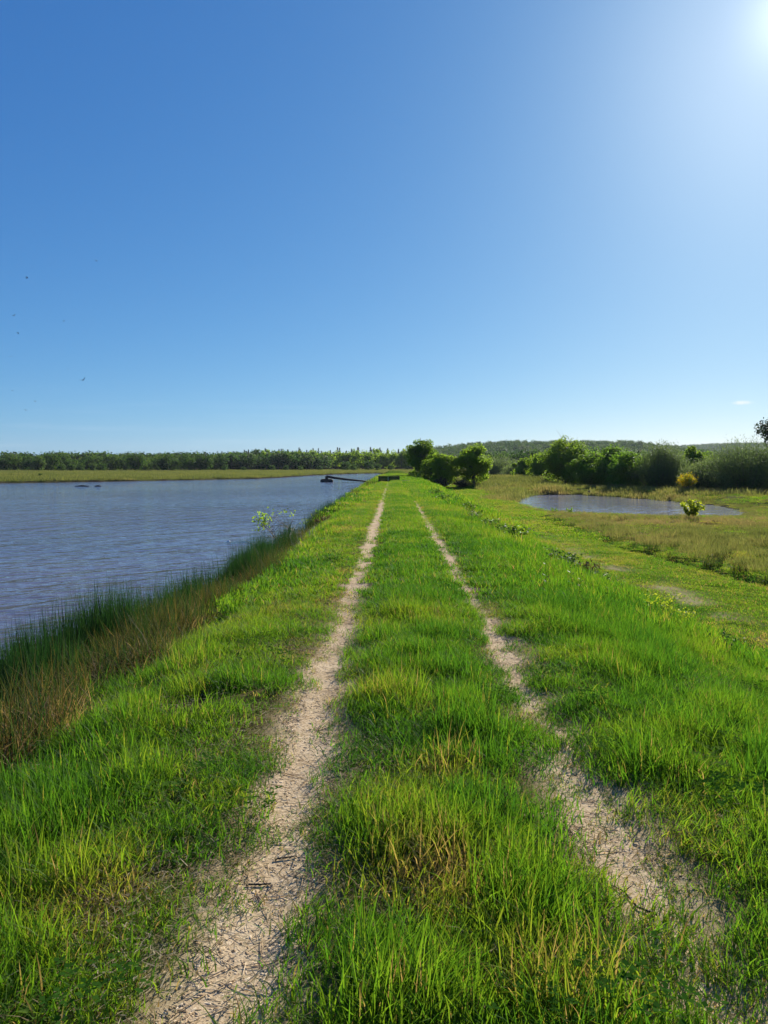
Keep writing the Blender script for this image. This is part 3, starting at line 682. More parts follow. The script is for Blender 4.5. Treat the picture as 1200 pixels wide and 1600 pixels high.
# wood chips and dry bits on the tracks
def chip(seed):
    r = np.random.default_rng(seed); b = Buf()
    L, Wd, H = .004+.007*r.random(), .002+.003*r.random(), .001+.0015*r.random()
    V = np.array([[-L, -Wd*.6, 0], [L*.8, -Wd, 0], [L, Wd*.7, 0], [-L*.7, Wd, 0], [-L*.8, -Wd*.4, H], [L*.6, -Wd*.7, H], [L*.8, Wd*.5, H*1.3], [-L*.5, Wd*.7, H]])
    b.add(V, [[0, 1, 5, 4], [1, 2, 6, 5], [2, 3, 7, 6], [3, 0, 4, 7], [4, 5, 6, 7]], None, .5); return b
M_CHIP = leaf_mat('wood_chip', [(0, (.22, .145, .080)), (.35, (.44, .315, .185)), (.75, (.60, .45, .28)), (1, (.76, .61, .42))], 1, .0, .95, .0, True, .2)
straws = []
for i in range(4):
    b = Buf(); r = np.random.default_rng(500+i); a = r.random()*6; L = .03+.05*r.random()
    tube(b, [(-L, 0, .003), (0, L*.15*(r.random()-.5), .006), (L, L*.3*(r.random()-.5), .003)], [.0012, .0015, .0008], 4); straws.append(b.mesh('straw', (M_CHIP,)))
C_CHIP = source('chip', [chip(600+i).mesh('chip', (M_CHIP,)) for i in range(8)] + straws)
r = np.random.default_rng(88); N = 60000
y = 1.6+10.5*r.random(N)**1.6; side = r.random(N) < .55; u = np.where(side, TL+(r.random(N)-.5)*.62, TR+.1+(r.random(N)-.5)*.8); x = u+K*y
k = r.random(N) < bare_field(x, y)**1.5+.03; x, y = x[k], y[k]; n = len(x)
sc = .5+1.0*r.random(n)**2
scatter('wood_chips', C_CHIP, np.stack([x, y, terrain(x, y)+.003], 1), np.where(r.random(n) < .965, r.integers(0, 8, n), 8+r.integers(0, 4, n)),
        np.stack([(r.random(n)-.5)*.22, (r.random(n)-.5)*.22, r.random(n)*6.28], 1), np.stack([sc, sc, sc], 1), r.random(n)**.8, 'pale chips and dry straw bits strewn over the bare wheel tracks', 'chips')
print('chips', n)

# ------------------------------------------------------------------ trees and bushes
def leaves(buf, C, Nrm, L, Wd, r, along=None, tone=None):
    """diamond leaves: centre C, facing Nrm"""
    n = len(C); Nrm = Nrm/(np.linalg.norm(Nrm, axis=1)[:, None]+1e-9)
    rnd = r.normal(size=(n, 3)) if along is None else along
    A = rnd - (rnd*Nrm).sum(1)[:, None]*Nrm; A /= np.linalg.norm(A, axis=1)[:, None]+1e-9
    B = np.cross(Nrm, A); l = (L*(.7+.6*r.random(n)))[:, None]; w = (Wd*(.7+.6*r.random(n)))[:, None]
    V = np.stack([C-A*l*.5, C+B*w*.5-A*l*.05+Nrm*w*.12, C+A*l*.5, C-B*w*.5-A*l*.05+Nrm*w*.12], 1).reshape(-1, 3)
    o = np.arange(n)[:, None]*4
    tn = (r.random(n) if tone is None else tone)
    buf.add(V, np.concatenate([o, o+1, o+2, o+3], 1), None, np.repeat(tn, 4))

def clump_leaves(buf, c, rad, n, L, Wd, r, flat=.8, droop=0, ctone=.5):
    d = r.normal(size=(n, 3)); d /= np.linalg.norm(d, axis=1)[:, None]
    rr = rad*(.35+.65*r.random(n)**.5)
    P = c + d*rr[:, None]*np.array([1, 1, flat])
    nrm = d*.8 + r.normal(size=(n, 3))*.55 + np.array([0, 0, .5])
    leaves(buf, P, nrm, L, Wd, r, tone=np.clip(ctone+(r.random(n)-.5)*.6, 0, 1))

def tree_meshes(h, R, base, nclump, nleaf, L, seed, leafm, lean=0, top=1.0, barkm=M_BARK, sides=7, skirt=0):
    r = np.random.default_rng(seed); bt, bc = Buf(), Buf()
    tr = np.array([[0, 0, -.2], [.03*h*lean, 0, h*.25], [.05*h*lean, .01*h, h*.55], [.07*h*lean, .0, h*.88]])
    tube(bt, tr, np.array([.034, .026, .017, .005])*h*.8, sides)
    cz = (base+1)/2*h; hz = (1-base)/2*h
    for i in range(skirt):
        a = r.random()*6.28; q = R*(.25+.6*r.random()); c = np.array([cos(a)*q, sin(a)*q, h*(.06+.2*r.random())])
        tube(bt, [np.array([0, 0, .02*h]), c*np.array([.6, .6, .8]), c], [.008*h, .005*h, .002*h], 4)
        clump_leaves(bc, c, R*(.28+.15*r.random()), nleaf, L, L*.62, r, .8, ctone=.3+.3*r.random())
    for i in range(nclump):
        d = r.normal(size=3); d /= np.linalg.norm(d); d[2] = d[2]*.95
        f = .3+(.78-.28*abs(d[2]))*r.random()
        sq = 1.0 - .35*max(0, d[2])*top
        c = np.array([d[0]*R*f*sq+.05*h*lean, d[1]*R*f*sq, cz+d[2]*hz*f*.95])
        rad = R*(.20+.22*r.random())
        t = np.clip((c[2]/h-.12)*.75, .08, .8); p0 = np.array([np.interp(t, [0, .25, .55, .88], tr[:, 0]), np.interp(t, [0, .25, .55, .88], tr[:, 1]), t*h])
        m_ = (p0+c)/2+np.array([0, 0, .06*h*r.random()])+r.normal(size=3)*.02*h
        tube(bt, [p0, m_, c], [.011*h, .007*h, .0025*h], 5)
        for _ in range(2):
            e = c + r.normal(size=3)*rad*.6; tube(bt, [m_*.3+c*.7, e], [.004*h, .0012*h], 4)
        clump_leaves(bc, c, rad, nleaf, L, L*.62, r, .78, ctone=.3+.4*r.random())
    return bt.mesh('trunk', (barkm,), True), bc.mesh('crown', (leafm,))

random.seed(3)
def place_tree(name, me, loc, label, cat='tree', rz=0, group=None, scale=1.0, parts=('trunk', 'crown')):
    o = thing(name, label, cat, loc, rz, group, scale)
    for p, m in zip(parts, me): link(p, m, o)
    return o

def gp(px, y, dz=0):
    x = float(pix(px, 727, y)[0]); return (x, y, tz(x, y)+dz)

# the clump of young trees right of the dike
T = tree_meshes
def shrub_meshes(h, R, nst, per, L, seed, leafm, wd=.55, stemr=.012, up=.5):
    r = np.random.default_rng(seed); bs, bl = Buf(), Buf()
    for i in range(nst):
        a = i/nst*6.28+r.random(); q = .25+.75*r.random()
        tip = np.array([cos(a)*q*R, sin(a)*q*R, h*(1-.45*q*q)*(.75+.3*r.random())])
        P0 = np.array([cos(a)*.05*R, sin(a)*.05*R, -.06]); m_ = P0*.5+tip*.5; m_[2] = tip[2]*.55; m_[:2] *= .7
        tube(bs, [P0, m_, tip], [stemr, stemr*.7, stemr*.3], 5)
        t = .25+.75*r.random(per)
        P = ((1-t)**2)[:, None]*P0+(2*t*(1-t))[:, None]*m_+(t**2)[:, None]*tip+r.normal(size=(per, 3))*.075*R
        leaves(bl, P, r.normal(size=(per, 3))*.7+np.array([0, -.1, up]), L, L*wd, r)
    return bs.mesh('stem', (M_BARK,)), bl.mesh('foliage', (leafm,))
SP_ = ('stem', 'foliage')
YG = 'clump of young trees by the dike'
place_tree('young_tree', T(7.4, 2.25, .03, 54, 220, .27, 5, M_LEAF, skirt=6), gp(657, 112), 'tallest dark green tree of the clump, leftmost beside the dike', rz=.4, group=YG)
place_tree('young_tree', T(5.0, 1.7, .03, 34, 210, .25, 2, M_LEAF_L, skirt=4), gp(674, 106), 'small light green tree in the clump, pressed against the tallest tree', rz=1.4, group=YG)
place_tree('young_tree', T(5.5, 2.3, .04, 54, 210, .25, 3, M_LEAF_L, skirt=5), gp(693, 102), 'broad light green tree standing in the middle of the clump', rz=2.4, group=YG)
place_tree('young_tree', T(6.2, 2.45, .06, 60, 210, .26, 9, M_LEAF_L, skirt=6), gp(741, 103), 'broad rounded tree with a bare lower stem, rightmost of the clump', rz=.9, group=YG)
BK = shrub_meshes(1.3, 1.5, 40, 40, .2, 55, M_DEAD, .5, .02, .4)
bk = place_tree('undergrowth_bush', BK, gp(690, 100), 'brownish undergrowth bush beneath the middle of the tree clump', 'bush', parts=SP_)
dup(bk, gp(722, 99.5), 1.3, 'brownish undergrowth bush in the gap left of the broad rounded tree', .9)
dup(bk, gp(668, 108), 2.3, 'brownish undergrowth bush at the foot of the tallest tree', .9)

def willow_meshes(h, R, nst, nleaf, seed, leafm=M_WILLOW, L=.34, wd=.055, flat=1.0):
    """domed bush of upright whips with slender leaves"""
    r = np.random.default_rng(seed); bs, bl = Buf(), Buf()
    k = int(nleaf/nst)
    for i in range(nst):
        a = r.random()*2*pi; q = math.sqrt(r.random()); R_ = R*(.8+.35*vnoise(np.array([a*1.3]), np.array([seed*3.1]), 5)[0])
        tip = np.array([cos(a)*q*R_, sin(a)*q*R_*flat, h*(math.sqrt(max(.02, 1-.86*q*q)))*(.78+.30*r.random())])
        b0 = np.array([cos(a)*q*R_*.35, sin(a)*q*R_*.35*flat, -.1])
        m_ = b0*.4+tip*.6; m_[2] = tip[2]*.5; m_[:2] *= .95
        tube(bs, [b0, m_, tip], [.028, .016, .005], 4)
        t = r.random(k)**.6
        P = ((1-t)**2)[:, None]*b0+(2*t*(1-t))[:, None]*(m_*1.0)+(t**2)[:, None]*tip + r.normal(size=(k, 3))*np.array([.2, .2, .14])*(R/2.4)
        P[:, 2] = np.maximum(P[:, 2], .05)
        al = (tip-b0)[None, :]*.7+r.normal(size=(k, 3))*1.1+np.array([0, 0, .9])
        nr = np.stack([P[:, 0]/R, P[:, 1]/R, P[:, 2]/h*.8], 1)+r.normal(size=(k, 3))*.6
        leaves(bl, P, nr, L, wd, r, along=al, tone=np.clip(.5+(r.random(k)-.5)*.7, 0, 1))
    return bs.mesh('stem', (M_BARK,)), bl.mesh('foliage', (leafm,))

SP_ = ('stem', 'foliage')
WB = 'hedge of bushes and trees behind the pond'
place_tree('willow_bush', willow_meshes(5.6, 5.6, 300, 30000, 11, flat=.75), gp(1168, 80), 'big grey green willow dome at the right edge behind the pond', 'bush', .2, WB, parts=SP_)
place_tree('willow_bush', willow_meshes(5.5, 4.3, 260, 24000, 12, flat=.8), gp(1034, 90), 'rounded olive willow dome left of the yellow broom', 'bush', 1.2, WB, parts=SP_)
place_tree('willow_bush', willow_meshes(3.5, 3.0, 140, 11000, 13), gp(1098, 83), 'smaller willow bush squeezed in right of the yellow broom', 'bush', 2.2, WB, parts=SP_)
place_tree('young_tree', T(6.4, 2.0, .05, 40, 190, .28, 14, M_LEAF_L, skirt=4), gp(1086, 97), 'light green young tree poking up above the yellow broom', 'tree', .3, WB)
place_tree('hedge_tree', T(6.3, 4.2, .02, 66, 250, .30, 15, M_LEAF, skirt=12), gp(955, 101), 'dark round bushy tree left of the olive willow dome', 'tree', .8, WB)
place_tree('hedge_tree', T(7.2, 3.6, .03, 64, 250, .30, 16, M_LEAF, skirt=12), gp(884, 112), 'feathery mid green tree on the left, tallest of the hedge', 'tree', 1.8, WB)
place_tree('hedge_tree', T(5.6, 3.0, .02, 50, 230, .28, 17, M_LEAF, skirt=10), gp(922, 104), 'low mid green tree filling the gap between two taller hedge trees', 'tree', 2.8, WB)
place_tree('hedge_tree', T(5.6, 2.6, .03, 46, 220, .30, 18, M_LEAF_L, skirt=8), gp(846, 128), 'pale green young tree beside the feathery hedge tree', 'tree', .5, WB)
place_tree('hedge_tree', T(5.2, 2.6, .03, 44, 210, .32, 19, M_LEAF_L, skirt=8), gp(822, 142), 'pale green small tree near the left end of the hedge', 'tree', 1.5, WB)
place_tree('willow_bush', willow_meshes(5.0, 6.5, 200, 14000, 20, L=.6, wd=.10), gp(787, 180), 'long low willow hump at the far left end of the hedge', 'bush', .4, WB, parts=SP_)
place_tree('willow_bush', willow_meshes(4.0, 4.6, 160, 11000, 22, L=.5, wd=.09), gp(815, 150), 'grey green willow bush low under the pale small tree', 'bush', .4, WB, parts=SP_)
place_tree('hedge_tree', T(4.8, 3.2, .02, 34, 230, .28, 23, M_LEAF, skirt=12), gp(985, 94), 'dark low bush tree filling the gap beside the olive willow', 'tree', .5, WB)
place_tree('hedge_tree', T(5.4, 3.2, .02, 34, 220, .30, 24, M_LEAF, skirt=10), gp(1120, 101), 'dim green tree rising behind the smaller willow and big willow dome', 'tree', .5, WB)
place_tree('oak_tree', T(11.6, 5.0, .36, 66, 240, .34, 21, M_OAK_BACKLIT), gp(1248, 104), 'tall dark backlit tree cut by the right edge of the frame above the willow', 'tree', .7)
# yellow broom
r = np.random.default_rng(31); bs, bl, bf = Buf(), Buf(), Buf()
for i in range(60):
    a = r.random()*6.28; q = r.random()**.5; tip = np.array([cos(a)*q*1.15, sin(a)*q*1.0, 1.7*(1-.45*q)*(.8+.3*r.random())])
    tube(bs, [(tip[0]*.25, tip[1]*.25, -.05), tip*np.array([.7, .7, .55]), tip], [.012, .008, .004], 4)
    k = 60; t = .35+.65*r.random(k); P = tip*t[:, None]*np.array([1, 1, 1])+r.normal(size=(k, 3))*.10
    (leaves(bl, P, r.normal(size=(k, 3)), .10, .05, r)) if i % 3 == 0 else leaves(bf, P, r.normal(size=(k, 3))+np.array([0, -.6, .5]), .10, .08, r)
o = place_tree('broom_bush', (bs.mesh('stem', (M_BARK,)), bl.mesh('foliage', (M_LEAF_L,)), bf.mesh('flowers', (M_BROOM,))), gp(1074, 78.5, .45), 'bright yellow flowering broom bush between two willow domes', 'bush', parts=('stem', 'foliage', 'flowers'))

# bright young shrub on the near bank of the pond and small dark sprigs
place_tree('young_shrub', shrub_meshes(1.25, .85, 11, 60, .19, 41, M_YELLOWG), gp(1083, 43.5), 'bright yellow green young shrub standing alone before the pond', 'shrub', parts=SP_)
for i, (px, y, lab) in enumerate([(867, 51.5, 'small dark leafy sprig at the near left bank of the pond, left of two'), (893, 50.5, 'small dark leafy sprig at the near left bank of the pond, right of two')]):
    place_tree('leafy_sprig', shrub_meshes(.55, .4, 7, 22, .10, 45+i, M_LEAF), gp(px, y), lab, 'plant', group='sprigs by the pond', parts=SP_)

# brambles along the right shoulder
BR = [shrub_meshes(.55, .55, 16, 26, .075, 60+i, M_BRAMBLE, .7, .005, .8) for i in range(4)]
spots = [(2.95, 27.5), (3.15, 24.5), (3.0, 22.6), (3.35, 21.2), (3.3, 19.4), (3.75, 18.2), (3.9, 16.8), (3.65, 15.6), (4.15, 14.6), (2.9, 31), (3.0, 36), (2.8, 43), (3.5, 23.2), (3.1, 39.5), (3.35, 34), (3.0, 48)]
spots.sort(key=lambda s: s[1])
roots = []
for i, (uu, y) in enumerate(spots):
    x = uu+K*y; lab = '%s clump of dark bramble leaves from the near end of the dike shoulder row' % ORD[i]
    s0 = .65+.5*random.random(); s = (s0*1.15, s0*1.15, s0*.85); uu += random.uniform(-.55, .1); x = uu+K*y
    if i < 4:
        roots.append(place_tree('bramble_bush', BR[i], (x, y, tz(x, y)-.03), lab, 'bramble', random.random()*6, 'brambles along the right shoulder of the dike', s, ('stem', 'foliage')))
    else: dup(roots[i % 4], (x, y, tz(x, y)-.03), random.random()*6, lab, s)
# dead bracken
DB = shrub_meshes(.42, .5, 18, 22, .10, 71, M_DEAD, .3, .005, .5)
d0 = place_tree('dead_bracken', DB, (3.95+.2, 15.3, tz(4.15, 15.3)), 'low brown dead bracken at the near end of the bramble row', 'bracken', parts=SP_)
dup(d0, (-2.35, 29.5, tz(-2.35, 29.5)), 1.0, 'brown dead bracken on the lake bank behind the fallen branch', 1.25)
dup(d0, (4.6, 12.6, tz(4.6, 12.6)), 2.0, 'faded bracken stalks below the yellow green shrub on the slope', .7)
# yellow green gorse like clump and small weeds on the slope
place_tree('low_shrub', shrub_meshes(.5, .6, 22, 40, .05, 72, M_YELLOWG, .35, .004, .4), (4.25, 11.2, tz(4.25, 11.2)), 'low yellow green feathery shrub on the right slope', 'shrub', parts=SP_)
place_tree('low_shrub', shrub_meshes(.38, .4, 14, 30, .05, 73, M_BRAMBLE, .5, .004, .4), (4.55, 9.9, tz(4.55, 9.9)), 'small dull green shrub with brown stems at the right frame edge', 'shrub', parts=SP_)
def weed_meshes(h, seed, leafm=M_BRAMBLE):
    r = np.random.default_rng(seed); bs, bl = Buf(), Buf()
    tip = np.array([.06*r.normal(), .06*r.normal(), h]); tube(bs, [(0, 0, -.03), tip*.5, tip], [.004, .0035, .0015], 5)
    for k in range(int(h/.035)):
        t = .15+.85*k/(h/.035); a = k*2.4; c = tip*t; d = np.array([cos(a), sin(a), .25]); L = .075*(1.15-t*.7)
        leaves(bl, (c+d*L*.5)[None], np.array([[-d[0]*.5, -d[1]*.5, 1]]), L, L*.45, r, along=d[None])
    return bs.mesh('stem', (M_LEAF,)), bl.mesh('foliage', (leafm,))
WD = [weed_meshes(.5+.08*i, 80+i) for i in range(3)]
ws = [(2.45, 9.3, 'tall leafy weed stalk on the right slope, front of the three'), (2.2, 9.9, 'tall leafy weed stalk on the right slope, left of the three'), (2.75, 10.6, 'tall leafy weed stalk on the right slope, back of the three'),
      (-1.12, 5.0, 'leafy weed stalk standing at the lip of the dark burrow'), (-1.75, 7.6, 'leafy weed on the left bank beside the brown rushes')]
wr = []
for i, (x, y, lab) in enumerate(ws):
    s = 1.0 if i < 3 else (.55 if i == 3 else .8)
    if i < 3: wr.append(place_tree('weed_plant', WD[i], (x, y, tz(x, y)), lab, 'weed', i, 'tall weeds', 1.0, SP_))
    else: dup(wr[i % 3], (x, y, tz(x, y)), i*1.3, lab, s)

# rush clumps standing apart on the lake edge
rc = [link('rush_clump', rush_patch(150, .35, .5, 1.05, .012, .18, .1, 700+i, (M_RUSH1,))) for i in range(2)]
for o in rc: COL.objects.unlink(o)
spots = [(-2.75, 31.5, 1.0, 'dark rush clump on the lake bank beside the dead bracken'), (-2.85, 34.0, .9, 'dark rush clump just beyond the one by the dead bracken'), (-1.9, 46, 1.15, 'tall dark rush clump halfway along the lake bank'), (-1.75, 49, 1.1, 'dark rush clump right behind the tall halfway clump'),
         (-1.45, 62, 1.1, 'sparse grey green clump on the bank before the sluice'), (-1.2, 67, 1.2, 'last pale clump on the bank near the sluice'), (-3.05, 25, .7, 'thin rush clump at the foot of the fallen branch'), (13.2, 74.5, 1.0, 'dark rush clump at the left tip of the pond')]
for i, (x, y, s, lab) in enumerate(spots):
    o = rc[i % 2].copy(); COL.objects.link(o); o.location = (x, y, max(tz(x, y), (ZL if x < 5 else ZP)-.1)); o.rotation_euler = (0, 0, i*1.7); o.scale = (s*1.2, s*1.2, s)
    tag(o, lab, 'rushes', 'rush clumps along the water')

# dark sedge tussocks along the ditch
tsk = [rush_patch(120, .24, .16, .42, .012, .45, .12, 720+i, (M_RUSH1,)) for i in range(3)]
rj = np.random.default_rng(44); ty = [14.2, 15.9, 17.5, 18.6, 20.2, 21.9, 23.3, 25.6, 27.2, 28.4, 31.0, 33.2, 36.0, 38.8, 42.0]
for i, y in enumerate(ty):
    uu = float(ditch_u(np.array([y]))[0])+rj.uniform(.05, .55); x = uu+K*y; s_ = rj.uniform(.8, 1.35)
    o = link('sedge_tussock', tsk[i % 3], None, (x, y, tz(x, y)-.02)); o.rotation_euler = (0, 0, i*1.3); o.scale = (s_, s_, s_*.9)
    tag(o, '%s dark sedge tussock from the near end of the ditch line in the meadow' % ORD[i], 'tussock', 'sedge tussocks along the ditch')

for k in range(26):
    y = rj.uniform(19, 46); uu = float(ditch_u(np.array([y]))[0])+rj.uniform(1.2, 12); x = uu+K*y
    if x > .56*y+1 or float(sd_pond(np.array([x]), np.array([y]))[0]) > -.8: continue
    o = link('sedge_tussock', tsk[k % 3], None, (x, y, tz(x, y)-.02)); s_ = rj.uniform(.6, 1.15); o.rotation_euler = (0, 0, k*1.9); o.scale = (s_*1.2, s_*1.2, s_*.8)
    tag(o, 'dark sedge tussock scattered in the brown marsh grass between ditch and pond', 'tussock', 'sedge tussocks in the marsh before the pond')

# fallen branch with twigs in the water
r = np.random.default_rng(90); bl_, bt_, bf_ = Buf(), Buf(), Buf()
limbs = [[(-3.15, 23.6, -.75), (-3.7, 25.2, -.85), (-4.25, 27.2, -.72), (-4.75, 28.7, -.62)], [(-3.2, 24.2, -.9), (-3.3, 26.3, -.72), (-3.55, 28.2, -.75), (-3.9, 30.4, -.95)], [(-3.1, 22.6, -.8), (-3.55, 23.4, -.95), (-3.95, 24.6, -1.12)]]
for P in limbs:
    tube(bl_, P, np.linspace(.035, .012, len(P)), 6)
    for k in range(46):
        j = r.integers(0, len(P)-1); t = r.random(); p = np.array(P[j])*(1-t)+np.array(P[j+1])*t
        e = p+r.normal(size=3)*np.array([.42, .5, .28])+np.array([0, 0, .12]); m_ = (p+e)/2+r.normal(size=3)*.07
        tube(bt_, [p, m_, e], [.010, .007, .003], 4)
P = np.array([-4.72, 28.6, -.5])+r.normal(size=(130, 3))*np.array([.17, .2, .17]); leaves(bf_, P, r.normal(size=(130, 3))+np.array([0, 0, .6]), .13, .08, r)
P = np.array([-4.15, 30.5, -.25])+r.normal(size=(24, 3))*np.array([.22, .2, .1]); leaves(bf_, P, r.normal(size=(24, 3)), .12, .07, r)
o = thing('fallen_branch', 'bare grey fallen branch with one green leafy sprig reaching over the lake', 'branch', (0, 0, 0))
link('limb', bl_.mesh('limb', (M_TWIG,), True), o); tag(link('twigs', bt_.mesh('twigs', (M_TWIG,)), o), kind='stuff'); tag(link('leaves', bf_.mesh('leaves', (M_LEAF_L,)), o), kind='stuff')

# dead twig scrub at the foot of the bank
bt_ = Buf(); r = np.random.default_rng(91)
for k in range(170):
    y = 19+8*r.random(); u = float(shore(y))+.15+.7*r.random(); p = np.array([u+K*y, y, tz(u+K*y, y)]); e = p+np.array([r.normal()*.25, r.normal()*.3, .12+.45*r.random()])
    tube(bt_, [p, (p+e)/2+r.normal(size=3)*.05, e], [.007, .005, .002], 4)
tag(link('dead_twigs', bt_.mesh('dead_twigs', (M_TWIG,))), 'grey dead twig scrub along the water edge before the fallen branch', 'twigs', kind='stuff')

# sticks lying on the tracks
def stick(x, y, L, a, rad, mat, lab):
    b = Buf(); d = np.array([cos(a), sin(a)]); pts = []
    for t in np.linspace(-.5, .5, 5):
        px, py = x+d[0]*L*t+.02*math.sin(t*9), y+d[1]*L*t; pts.append((px-x, py-y, tz(px, py)+.012-tz(x, y)))
    tube(b, pts, np.linspace(rad, rad*.5, 5), 5); p1 = np.array(pts[3]); tube(b, [p1, p1+np.array([d[1]*.05, -d[0]*.05, .02])], [rad*.6, rad*.3], 4)
    tag(link('stick', b.mesh('stick', (mat,), True), None, (x, y, tz(x, y))), lab, 'stick', 'sticks on the tracks')
stick(.86, 4.15, .18, 2.2, .006, M_DARKWOOD, 'short dark stick lying on the right track in the middle ground')
stick(.95, 2.75, .22, 2.0, .005, M_DARKWOOD, 'thin curved dark twig on the right track at the bottom of the frame')
stick(-.42, 3.05, .12, .25, .005, M_DARKWOOD, 'dark twig across the left track, farther of two')
stick(-.50, 2.85, .13, .2, .005, M_DARKWOOD, 'dark twig across the left track, nearer of two')
stick(1.18, 17.5, .75, 1.3, .014, M_STRAW, 'long pale bleached stick lying over the right track far off')

# ------------------------------------------------------------------ sluice, raft and floating bits
o = thing('sluice_barrier', 'low dark timber sluice barrier across the far end of the path', 'sluice', (.50, 76.0, tz(.62, 76)), scale=(.92, .92, .8))
zb = tz(.62, 76)
for k, (x0, w) in enumerate(((-.62, .95), (.52, 1.15))):
    for j in range(3):
        b = Buf(); box(b, (x0, 0, .16+.2*j), (w, .1, .185)); link('plank', b.mesh('plank', (M_DARKWOOD,)), o)
for x0, mt, hh in ((-1.12, M_DARKWOOD, .72), (-.08, M_STRAW, .62), (1.14, M_DARKWOOD, .7)):
    b = Buf(); box(b, (x0, -.02, hh/2-.15), (.12, .16, hh+.3)); link('post', b.mesh('post', (mt,)), o)
b = Buf(); box(b, (0.01, 0, .70), (2.3, .2, .06)); link('cap_beam', b.mesh('cap_beam', (M_DARKWOOD,)), o)
b = Buf(); box(b, (-.5, .6, -.1), (1.4, 1.2, .5)); link('culvert_wall', b.mesh('culvert_wall', (M_DARKWOOD,)), o)
b = Buf(); box(b, (0, 0, .05), (.9, .22, .07), .1); tag(link('plank', b.mesh('loose_plank', (M_STRAW,)), None, (2.15, 75.2, tz(2.15, 75.2)+.06)), 'pale loose plank lying beside the dark sluice barrier', 'plank')

rp = pix(511, 753, 127.0); o = thing('pump_raft', 'dark floating raft with a long pipe slanting into the lake', 'raft', (rp[0], 127, ZL))
b = Buf()
n = 10; th = np.linspace(0, pi, n)
for sx in (-1.0, 1.0):
    pass
V = []; 
for xx, s in ((-1.1, .75), (-.8, .95), (0, 1.0), (.8, .95), (1.05, .7)):
    for t in th: V.append((xx, -.7*cos(t)*s, .62*sin(t)*s-.05))
Q = [[i*n+j, i*n+j+1, (i+1)*n+j+1, (i+1)*n+j] for i in range(4) for j in range(n-1)]
b.add(V, Q); b.add([V[i] for i in range(n)]+[(-1.1, 0, -.05)], None, [[j+1, j, n] for j in range(n-1)]); b.add([V[4*n+i] for i in range(n)]+[(1.05, 0, -.05)], None, [[j, j+1, n] for j in range(n-1)])
link('float_body', b.mesh('float_body', (M_DARKWOOD,), False), o)
b = Buf(); tube(b, [(-.1, -.2, .95), (1.2, -.2, .72), (3.5, -.1, .42), (7.0, 0, .08)], [.22, .21, .18, .12], 8); link('pipe', b.mesh('pipe', (M_DARKWOOD,), True), o)
b = Buf(); box(b, (-.05, -.15, .72), (.5, .4, .5)); link('pump_box', b.mesh('pump_box', (M_DARKWOOD,)), o)
for px, L, lab in ((128, 1.9, 'dark half sunken log floating on the lake, left of two'), (153, .9, 'dark half sunken log floating on the lake, shorter right one')):
    p = pix(px, 760, 100); b = Buf(); tube(b, [(-L/2, 0, 0), (0, .05, .08), (L/2, 0, .02)], [.07, .12, .06], 7); tag(link('floating_log', b.mesh('log', (M_DARKWOOD,), True), None, (p[0], 100, ZL)), lab, 'log', 'logs floating on the lake')
mw, n_, l_, p_ = new_mat('white_scrap'); p_.inputs['Base Color'].default_value = (.8, .8, .78, 1); p_.inputs['Roughness'].default_value = .6
b = Buf(); tube(b, [(-.07, 0, .01), (-.03, .02, .05), (.03, 0, .05), (.07, -.02, .01)], [.01, .035, .04, .012], 7)
p = pix(357, 849, 27); tag(link('floating_scrap', b.mesh('scrap', (mw,), True), None, (p[0], 27, ZL+.01)), 'tiny white scrap floating on the rippled lake', 'litter')
# stump in the pond and white sand spit at its tip, sand patch on the mound
p = gp(921, 88); b = Buf(); tube(b, [(0, 0, -.4), (.03, 0, .3), (.0, 0, .55)], [.22, .19, .12], 7); tube(b, [(0, 0, .2), (.3, 0, .42)], [.08, .04], 5)
tag(link('dark_stump', b.mesh('stump', (M_DARKWOOD,), True), None, (p[0], 88, ZP)), 'dark stump in the water at the far bank of the pond', 'stump')
msand, n_, l_, p_ = new_mat('pale_sand'); p_.inputs['Roughness'].default_value = .95
nz = n_.new('ShaderNodeTexNoise'); nz.inputs['Scale'].default_value = 3; rr_ = ramp(n_, [(.3, (.30, .27, .22)), (.7, (.48, .44, .38))]); l_.new(nz.outputs[0], rr_.inputs[0]); l_.new(rr_.outputs[0], p_.inputs['Base Color'])
def sheet(name, cx, cy, rx, ry, dz, lab, seed):
    V = [(cx, cy)]; n = 28
    for ring in (.35, .7, 1.0):
        for i in range(n):
            a = i/n*2*pi; rr = ring*(.75+.5*vnoise(np.array([3*cos(a)+seed]), np.array([3*sin(a)]), seed)[0]); V.append((cx+rx*rr*cos(a), cy+ry*rr*sin(a)))
    V = np.array(V); Z = terrain(V[:, 0], V[:, 1])+dz
    T_ = [[0, 1+i, 1+(i+1) % n] for i in range(n)]; Q = [[1+k*n+i, 1+(k+1)*n+i, 1+(k+1)*n+(i+1) % n, 1+k*n+(i+1) % n] for k in range(2) for i in range(n)]
    tag(link(name, mesh_np(name, np.c_[V, Z], Q, T_, None, [msand], smooth=True)), lab, 'sand', kind='structure')
sheet('sand_patch', 15.8, 101.5, 2.6, 2.2, .05, 'flat pale sand patch on the rise behind the young trees', 2)
sheet('sand_spit', 12.0, 70.6, .75, .6, .03, 'small white sand spit at the left tip of the pond', 3)

